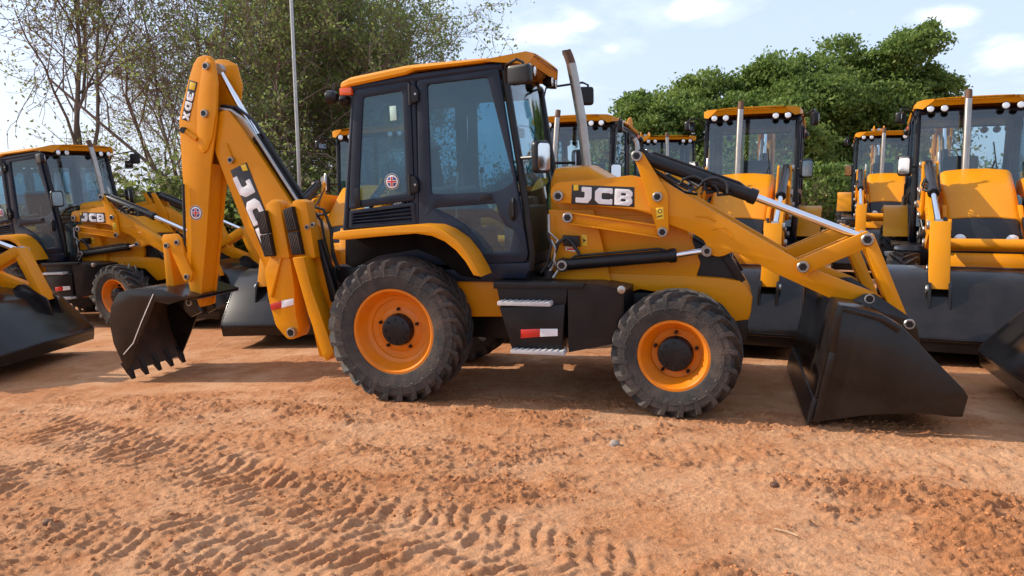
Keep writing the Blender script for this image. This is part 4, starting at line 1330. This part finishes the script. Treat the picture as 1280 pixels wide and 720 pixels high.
def soil_material():
    m = bpy.data.materials.new('red_soil')
    m.use_nodes = True
    t = m.node_tree; l = t.links.new
    b = t.nodes['Principled BSDF']
    b.inputs['Roughness'].default_value = .95
    b.inputs['Specular IOR Level'].default_value = .15
    g = N(t, 'ShaderNodeNewGeometry')
    def noise(sc, det=8, ro=.6, mapping=None):
        n = N(t, 'ShaderNodeTexNoise')
        n.inputs['Scale'].default_value = sc; n.inputs['Detail'].default_value = det; n.inputs['Roughness'].default_value = ro
        l(g.outputs['Position'], n.inputs['Vector'])
        return n
    def ramp(n, a, b_):
        r = N(t, 'ShaderNodeMapRange')
        r.inputs['From Min'].default_value = a; r.inputs['From Max'].default_value = b_
        l(n.outputs['Fac'], r.inputs['Value'])
        return r
    n1, n2, n3 = noise(.9), noise(5.0, 10, .65), noise(55, 8, .8)
    mixes = N(t, 'ShaderNodeMix', data_type='RGBA')
    mixes.inputs['A'].default_value = (.51, .225, .098, 1)
    mixes.inputs['B'].default_value = (.64, .365, .205, 1)
    l(ramp(n1, .35, .68).outputs['Result'], mixes.inputs['Factor'])
    m2 = N(t, 'ShaderNodeMix', data_type='RGBA')
    l(mixes.outputs['Result'], m2.inputs['A'])
    m2.inputs['B'].default_value = (.36, .125, .042, 1)
    r2 = ramp(n2, .48, .70); r2.inputs['To Max'].default_value = .65
    l(r2.outputs['Result'], m2.inputs['Factor'])
    ch = N(t, 'ShaderNodeAttribute', attribute_name='churned')           # freshly turned soil is damper and redder
    mc = N(t, 'ShaderNodeMix', data_type='RGBA')
    cm = N(t, 'ShaderNodeMath', operation='MULTIPLY')
    cm.inputs[1].default_value = .55
    l(ch.outputs['Fac'], cm.inputs[0])
    l(cm.outputs[0], mc.inputs['Factor'])
    l(m2.outputs['Result'], mc.inputs['A'])
    mc.inputs['B'].default_value = (.40, .155, .060, 1)
    m2 = mc
    m3 = N(t, 'ShaderNodeMix', data_type='RGBA', blend_type='MULTIPLY')
    m3.inputs['Factor'].default_value = 1
    l(m2.outputs['Result'], m3.inputs['A'])
    r3 = ramp(n3, .25, .75); r3.inputs['To Min'].default_value = .66; r3.inputs['To Max'].default_value = 1.30
    l(r3.outputs['Result'], m3.inputs['B'])
    l(m3.outputs['Result'], b.inputs['Base Color'])
    n4, n5 = noise(75, 6, .7), noise(22, 6, .65)
    ad = N(t, 'ShaderNodeMath', operation='ADD')
    l(n4.outputs['Fac'], ad.inputs[0]); l(n5.outputs['Fac'], ad.inputs[1])
    bp = N(t, 'ShaderNodeBump')
    bp.inputs['Strength'].default_value = .9; bp.inputs['Distance'].default_value = .022
    l(ad.outputs[0], bp.inputs['Height'])
    l(bp.outputs['Normal'], b.inputs['Normal'])
    return m
SOIL = soil_material()
gm.materials.append(SOIL)

# loose clods: one uncountable mass of small faceted lumps
def clod_mass(name, n, x0, x1, y0, y1, s0, s1, m, seed):
    r = np.random.default_rng(seed)
    ico = bmesh.new()
    bmesh.ops.create_icosphere(ico, subdivisions=1, radius=1)
    V = np.array([v.co[:] for v in ico.verts]); F = np.array([[v.index for v in f.verts] for f in ico.faces])
    ico.free()
    px = r.uniform(x0, x1, n * 3); py = y0 + (y1 - y0) * r.random(n * 3) ** 1.3
    keep = soil_patch(px, py) + .5 * r.random(n * 3) > .6
    px, py = px[keep][:n], py[keep][:n]
    n = len(px)
    sz = s0 + (s1 - s0) * r.random(n) ** 4
    P = V[None] * (1 + .55 * (r.random((n, len(V), 1)) - .5)) * sz[:, None, None] * (.7 + .6 * r.random((n, 1, 3))) * np.array([1, 1, .7])
    P[..., 0] += px[:, None]; P[..., 1] += py[:, None]; P[..., 2] += (ground_z(px, py) + sz * .25)[:, None]
    me = bpy.data.meshes.new(name)
    FF = (F[None] + (np.arange(n) * len(V))[:, None, None]).reshape(-1, 3)
    me.vertices.add(n * len(V)); me.vertices.foreach_set('co', P.astype(np.float32).ravel())
    me.loops.add(FF.size); me.loops.foreach_set('vertex_index', FF.ravel().astype(np.int32))
    me.polygons.add(len(FF)); me.polygons.foreach_set('loop_start', np.arange(0, FF.size, 3, dtype=np.int32))
    me.update(calc_edges=True)
    me.materials.append(m)
    o = link(name, me)
    tag(o, 'loose red soil crumbs and clods strewn over the churned ground', 'soil', kind='stuff')
    return o
clod_mass('soil_clods', 6000, -5, 5.4, 3.2, 7.0, .003, .015, mat('clod_soil', (.43, .18, .075), .95, var=.35, scale=3, spec=.1), 5)

# a few single stones and dry sticks
STONE = mat('pale_stone', (.34, .27, .22), .9, var=.3, scale=30, bump=.5)
STICK = mat('dry_stalk', (.46, .33, .20), .9, var=.3)
def stone(x, y, r, label, seed, m=STONE):
    rr = random.Random(seed)
    bm = bmesh.new()
    bmesh.ops.create_icosphere(bm, subdivisions=2, radius=r)
    for v in bm.verts:
        v.co *= 1 + .3 * (rr.random() - .5)
        v.co.z *= .7
    mb = MB(); mb.bm.free(); mb.bm = bm; mb.mats = [m]
    o = link('stone', mb.mesh('stone', 50), None, (x, y, float(ground_z(np.array(x), np.array(y))) + r * .3))
    return tag(o, label, 'stone', 'stones on the ground')
stone(0.78, 5.63, .042, 'pale fist-sized stone on the bare soil in front of the gap between the wheels', 1)
stone(1.72, 4.72, .030, 'small dark stone on the soil below the front wheel', 2, RUST)
stone(-2.9, 4.35, .030, 'small stone lying in the wheel tracks at the lower left', 3, RUST)
def stick(x, y, a, ln, label):
    z = float(ground_z(np.array(x), np.array(y))) + .012
    mb = MB()
    c, s = math.cos(a), math.sin(a)
    mb.tube([(-c * ln / 2, -s * ln / 2, .004), (c * ln * .1, s * ln * .1 + .006, .012), (c * ln / 2, s * ln / 2, .006)], [.004, .0045, .003], STICK, 6)
    o = link('stick', mb.mesh('stick'), None, (x, y, z))
    return tag(o, label, 'stick', 'dry sticks on the ground')
stick(-.72, 3.55, -.9, .13, 'dry straw-coloured stick on the soil at the bottom left of centre')
stick(1.55, 4.05, -.8, .14, 'dry straw-coloured stick on the soil at the lower right')
stick(.55, 3.35, .2, .10, 'short dry stick lying at the very bottom of the picture')

# ------------------------------------------------------------------ trees
def leaf_mat(name, cols, rough=.6, trans=.45):
    m = bpy.data.materials.new(name)
    m.use_nodes = True
    t = m.node_tree; l = t.links.new
    b = t.nodes['Principled BSDF']
    g = N(t, 'ShaderNodeNewGeometry')
    r = N(t, 'ShaderNodeValToRGB')
    e = r.color_ramp.elements
    e[0].position = 0; e[0].color = (*cols[0], 1)
    e[1].position = 1; e[1].color = (*cols[-1], 1)
    for k, c in enumerate(cols[1:-1]):
        q = e.new((k + 1) / (len(cols) - 1)); q.color = (*c, 1)
    n = N(t, 'ShaderNodeTexNoise')
    n.inputs['Scale'].default_value = .9; n.inputs['Detail'].default_value = 3
    l(g.outputs['Position'], n.inputs['Vector'])
    ad = N(t, 'ShaderNodeMath', operation='MULTIPLY_ADD')
    ad.inputs[1].default_value = .55
    l(g.outputs['Random Per Island'], ad.inputs[0])
    mr = N(t, 'ShaderNodeMapRange')
    mr.inputs['From Min'].default_value = .3; mr.inputs['From Max'].default_value = .7
    mr.inputs['To Max'].default_value = .45
    l(n.outputs['Fac'], mr.inputs['Value'])
    l(mr.outputs['Result'], ad.inputs[2])
    l(ad.outputs[0], r.inputs['Fac'])
    l(r.outputs['Color'], b.inputs['Base Color'])
    b.inputs['Roughness'].default_value = rough
    b.inputs['Specular IOR Level'].default_value = .3
    tl = N(t, 'ShaderNodeBsdfTranslucent')
    l(r.outputs['Color'], tl.inputs['Color'])
    mx_ = N(t, 'ShaderNodeMixShader'); mx_.inputs[0].default_value = trans
    o = t.nodes['Material Output']
    l(b.outputs[0], mx_.inputs[1]); l(tl.outputs[0], mx_.inputs[2]); l(mx_.outputs[0], o.inputs['Surface'])
    return m
LF_OLIVE = leaf_mat('olive_leaves', [(.115, .165, .045), (.17, .235, .065), (.24, .275, .09), (.31, .25, .115)], trans=.58)
LF_LIME = leaf_mat('light_green_leaves', [(.095, .150, .034), (.14, .21, .044), (.20, .27, .06), (.27, .31, .085)], trans=.5)
LF_GREEN = leaf_mat('green_leaves', [(.075, .130, .030), (.120, .190, .040), (.17, .245, .052), (.24, .29, .075)])
LF_DRY = leaf_mat('dry_leaves', [(.12, .10, .045), (.19, .13, .065), (.14, .12, .05), (.26, .17, .09)])

def leaves_mesh(name, P, size, m, r, flat=.0, aspect=.5):
    n = len(P)
    a = r.normal(size=(n, 3)); a[:, 2] *= (1 - flat * .6); a /= np.linalg.norm(a, axis=1, keepdims=True)
    b = r.normal(size=(n, 3)); b -= a * (a * b).sum(1, keepdims=True); b /= np.linalg.norm(b, axis=1, keepdims=True)
    s = size * (.6 + .8 * r.random((n, 1)))
    V = np.stack([P - a * s, P + b * s * aspect, P + a * s, P - b * s * aspect], 1)
    me = bpy.data.meshes.new(name)
    me.vertices.add(n * 4); me.vertices.foreach_set('co', V.astype(np.float32).ravel())
    me.loops.add(n * 4); me.loops.foreach_set('vertex_index', np.arange(n * 4, dtype=np.int32))
    me.polygons.add(n); me.polygons.foreach_set('loop_start', np.arange(0, n * 4, 4, dtype=np.int32))
    me.update(calc_edges=True)
    me.materials.append(m)
    return me

def grow(r, stems, levels, h, spread):
    """list of (points, radii) branches and the list of twig points"""
    br, tips = [], []
    def branch(p, d, ln, rad, lev, up):
        n = 5 if lev < 2 else 4
        pts, rs = [p], [rad]
        for k in range(n):
            d = d + r.normal(size=3) * (.16 + .05 * lev) + np.array([0, 0, up])
            d = d / np.linalg.norm(d)
            p = p + d * ln / n
            pts.append(p); rs.append(rad * (1 - .75 * (k + 1) / n) if lev else rad * (1 - .6 * (k + 1) / n))
        br.append((np.array(pts), rs, lev))
        if lev >= levels - 1:
            tips.extend(pts[1:])
            return
        nb = [6, 5, 4, 3][min(lev, 3)]
        for q in range(nb):
            t = .25 + .75 * (q + r.random()) / nb
            i = min(int(t * n), n - 1); f = t * n - i
            s = pts[i] * (1 - f) + pts[i + 1] * f
            ax = r.normal(size=3); ax -= d * (ax @ d); ax /= np.linalg.norm(ax)
            an = .5 + .55 * r.random()
            nd = d * math.cos(an) + ax * math.sin(an)
            branch(s, nd, ln * (.50 + .22 * r.random()) * (1.15 - .45 * t), rs[i] * .55, lev + 1, .04)
        tips.extend(pts[-2:])
    for (p, d, ln, rad) in stems:
        branch(np.array(p, float), np.array(d, float) / np.linalg.norm(d), ln, rad, 0, .02)
    return br, np.array(tips)

def branches_mesh(name, br, m, minr=.006):
    mb = MB()
    for pts, rs, lev in br:
        mb.tube([tuple(p) for p in pts], [max(x, minr) for x in rs], m, [9, 6, 4, 3][min(lev, 3)], caps=False)
    for f in mb.bm.faces: f.smooth = True
    me = bpy.data.meshes.new(name)
    mb.bm.to_mesh(me); mb.bm.free()
    for k in mb.mats: me.materials.append(k)
    for p in me.polygons: p.use_smooth = True
    return me

def tree(name, label, cat, x, y, stems, levels, nleaf, size, m, seed, jitter, bark=WOOD, group=None, zmin=.3, blobs=None, minr=.007, aspect=.5):
    r = np.random.default_rng(seed)
    z = float(base_z(x, y))
    root = bpy.data.objects.new(name, None)
    COL.objects.link(root)
    root.location = (x, y, z)
    br, tips = grow(r, stems, levels, 0, 0)
    link('trunk', branches_mesh('trunk', br, bark, minr), root)
    pts = tips[r.integers(0, len(tips), nleaf)] + r.normal(size=(nleaf, 3)) * jitter
    if blobs is not None:
        extra = []
        for (bx, by, bz, rx, ry, rz, cnt) in blobs:
            # leaf clumps spread over a lobed crown: many small clusters on and inside an ellipsoid
            k = max(8, cnt // 55)
            d = r.normal(size=(k, 3)); d /= np.linalg.norm(d, axis=1, keepdims=True)
            c = d * (r.random((k, 1)) ** .35) * np.array([rx, ry, rz]) + np.array([bx, by, bz])
            e = c[r.integers(0, k, cnt)] + r.normal(size=(cnt, 3)) * np.array([.42, .42, .22]) * min(1, rx * .4)
            extra.append(e)
        pts = np.concatenate([pts] + extra)
    pts = pts[pts[:, 2] > zmin]
    link('crown', leaves_mesh('crown', pts, size, m, r, aspect=aspect), root)
    tag(root, label, cat, group)
    return root

def bush_stems(r, n, ln, rad, lean=.35, base=.5):
    out = []
    for k in range(n):
        a = 2 * math.pi * (k + r.random() * .6) / n
        out.append(((base * math.cos(a) * r.random(), base * math.sin(a) * r.random(), -.1), (math.cos(a) * lean * (.4 + r.random()), math.sin(a) * lean * (.4 + r.random()), 1), ln * (.75 + .35 * r.random()), rad * (.7 + .5 * r.random())))
    return out
r0 = np.random.default_rng(3)
LG = 'bushy half-dry trees behind the left machines'
specs = [(-10.9, 25.5, 6, 8.0, LF_DRY, 6500, 'thin half-dry tree full of bare twigs behind the raised digging arm'),
         (-8.0, 24.0, 7, 8.0, LF_OLIVE, 30000, 'bushy olive-brown tree behind the grey metal pole'),
         (-5.9, 25.0, 7, 7.6, LF_OLIVE, 32000, 'bushy olive-green tree rising behind the rear of the cab'),
         (-4.1, 26.5, 6, 6.2, LF_OLIVE, 26000, 'ragged olive-green tree above the cab roof, rightmost of the left trees'),
         (-8.9, 29.0, 6, 8.0, LF_OLIVE, 9000, 'dull olive tree standing behind the two leftmost bushy trees')]
for k, (x, y, ns, ln, lm, nl, lab) in enumerate(specs):
    blobs = [(r0.normal() * .5, r0.normal() * .6, zz, 1.75 - .07 * zz, 1.5, 1.2, nl // 36) for zz in (1.2, 2.6, 4.0, 5.6, 7.2, 8.4)] if lm is LF_OLIVE else None
    tree('bushy_tree', lab, 'tree', x, y, bush_stems(r0, ns, ln, .075, .20, .6), 5, nl, .056, lm, 100 + k, .13, TWIG, LG, blobs=blobs)
tree('bare_tree', 'nearly bare thin tree with few leaves against the bright sky at the upper left', 'tree', -12.6, 22.5,
     [((0, 0, -.1), (-.03, 0, 1), 8.6, .11), ((.1, 0, 2.8), (-.55, .1, 1), 5.5, .06), ((.1, 0, 3.4), (.5, .1, 1), 5.0, .06), ((0, 0, 5.2), (.25, 0, 1), 4.6, .05)], 4, 2200, .055, LF_DRY, 210, .18, WOOD, minr=.009)
# right: tall dense green trees
RG = 'dense green trees beyond the right machines'
rsp = [(7.6, 44, 7.4, 3.3, 'dense green tree with a rounded crown just right of the exhaust pipe'),
       (12.0, 46, 8.8, 4.2, 'dense green tree behind the second row, second from the left of the green trees'),
       (16.0, 45, 9.7, 4.4, 'dense green tree in the middle of the green trees'),
       (20.4, 47, 10.8, 4.5, 'dense green tree taller than its left neighbours, second from the right of the green trees'),
       (25.0, 46, 11.6, 3.8, 'tallest dense green tree, rightmost with an open sky beside it'),
       (13.8, 40, 6.2, 3.4, 'lower bright green tree standing in front of the tall green ones')]
for k, (x, y, h, wd, lab) in enumerate(rsp):
    rr_ = np.random.default_rng(300 + k)
    bl = []
    for q in range(22):
        a = rr_.random() * 2 * math.pi
        zz = h * (.18 + .68 * rr_.random() ** .8)
        rad = wd * (.95 - .55 * max(0, zz / h - .5)) * (.35 + .6 * rr_.random())
        s_ = wd * (.30 + .18 * rr_.random())
        bl.append((math.cos(a) * rad, math.sin(a) * rad * .8, zz, s_ * 1.15, s_, s_ * .72, 2000))
    bl.append((0, 0, h * .90, wd * .42, wd * .4, h * .10, 2800))
    tree('leafy_tree', lab, 'tree', x, y, [((0, 0, -.2), (.04, 0, 1), h * .55, .24), ((.1, 0, h * .2), (.5, .2, 1), h * .30, .14), ((-.1, 0, h * .22), (-.5, -.1, 1), h * .30, .14)], 4, 3000, .12, LF_LIME if k in (1, 5) else LF_GREEN, 320 + k, .5, WOOD, RG, blobs=bl, minr=.02, aspect=.55)
# scrub between the rows of machines and the trees
SG = 'low shrubs at the edge of the yard'
ssp = [(-9.6, 21.8, 'low dull shrub behind the raised digging arm of the large machine'), (-7.0, 21.4, 'low dull shrub at the foot of the metal pole'), (-13.5, 27, 'low dull shrub at the far left behind the parked machines'), (-4.6, 22.0, 'low dull shrub at the foot of the bushy trees, left of the cab'), (.8, 28, 'low shrub behind the cab at the foot of the left trees'), (4.2, 31, 'low green shrub between the left and the right trees'),
       (8.0, 31, 'low green shrub behind the second row, left of centre'), (12.0, 30, 'low green shrub seen between the parked machines right of the chrome rods'), (16.5, 31, 'low green shrub behind the right machines'), (21, 32, 'low green shrub at the far right behind the parked machines')]
for k, (x, y, lab) in enumerate(ssp):
    rr_ = np.random.default_rng(400 + k)
    bl = [(rr_.normal() * 1.6, rr_.normal() * .6, .7 + 1.3 * rr_.random(), 1.2, .9, .8, 600) for q in range(7)]
    tree('shrub', lab, 'shrub', x, y, bush_stems(rr_, 6, 2.6, .04, .5, .9), 3, 1800, .10, LF_OLIVE if k < 5 else LF_GREEN, 420 + k, .25, TWIG, SG, blobs=bl, zmin=.05)

# ------------------------------------------------------------------ pole
PX, PY = -4.80, 16.9
mb = MB()
mb.tube([(0, 0, -.3), (0, 0, 3), (-.02, 0, 6), (-.05, 0, 9.2)], [.044, .041, .038, .035], STL, 12)
root = bpy.data.objects.new('metal_pole', None); COL.objects.link(root)
root.location = (PX, PY, float(base_z(PX, PY)))
root.rotation_euler = (0, R(1.1), 0)
link('shaft', mb.mesh('shaft'), root)
mb = MB()
mb.lathe([(0, .14), (.02, .14), (.03, .06)], (0, 0, .0), STL, 14, 'Z')
link('base_plate', mb.mesh('base_plate'), root)
tag(root, 'thin grey metal pole standing in front of the bushy trees', 'pole')
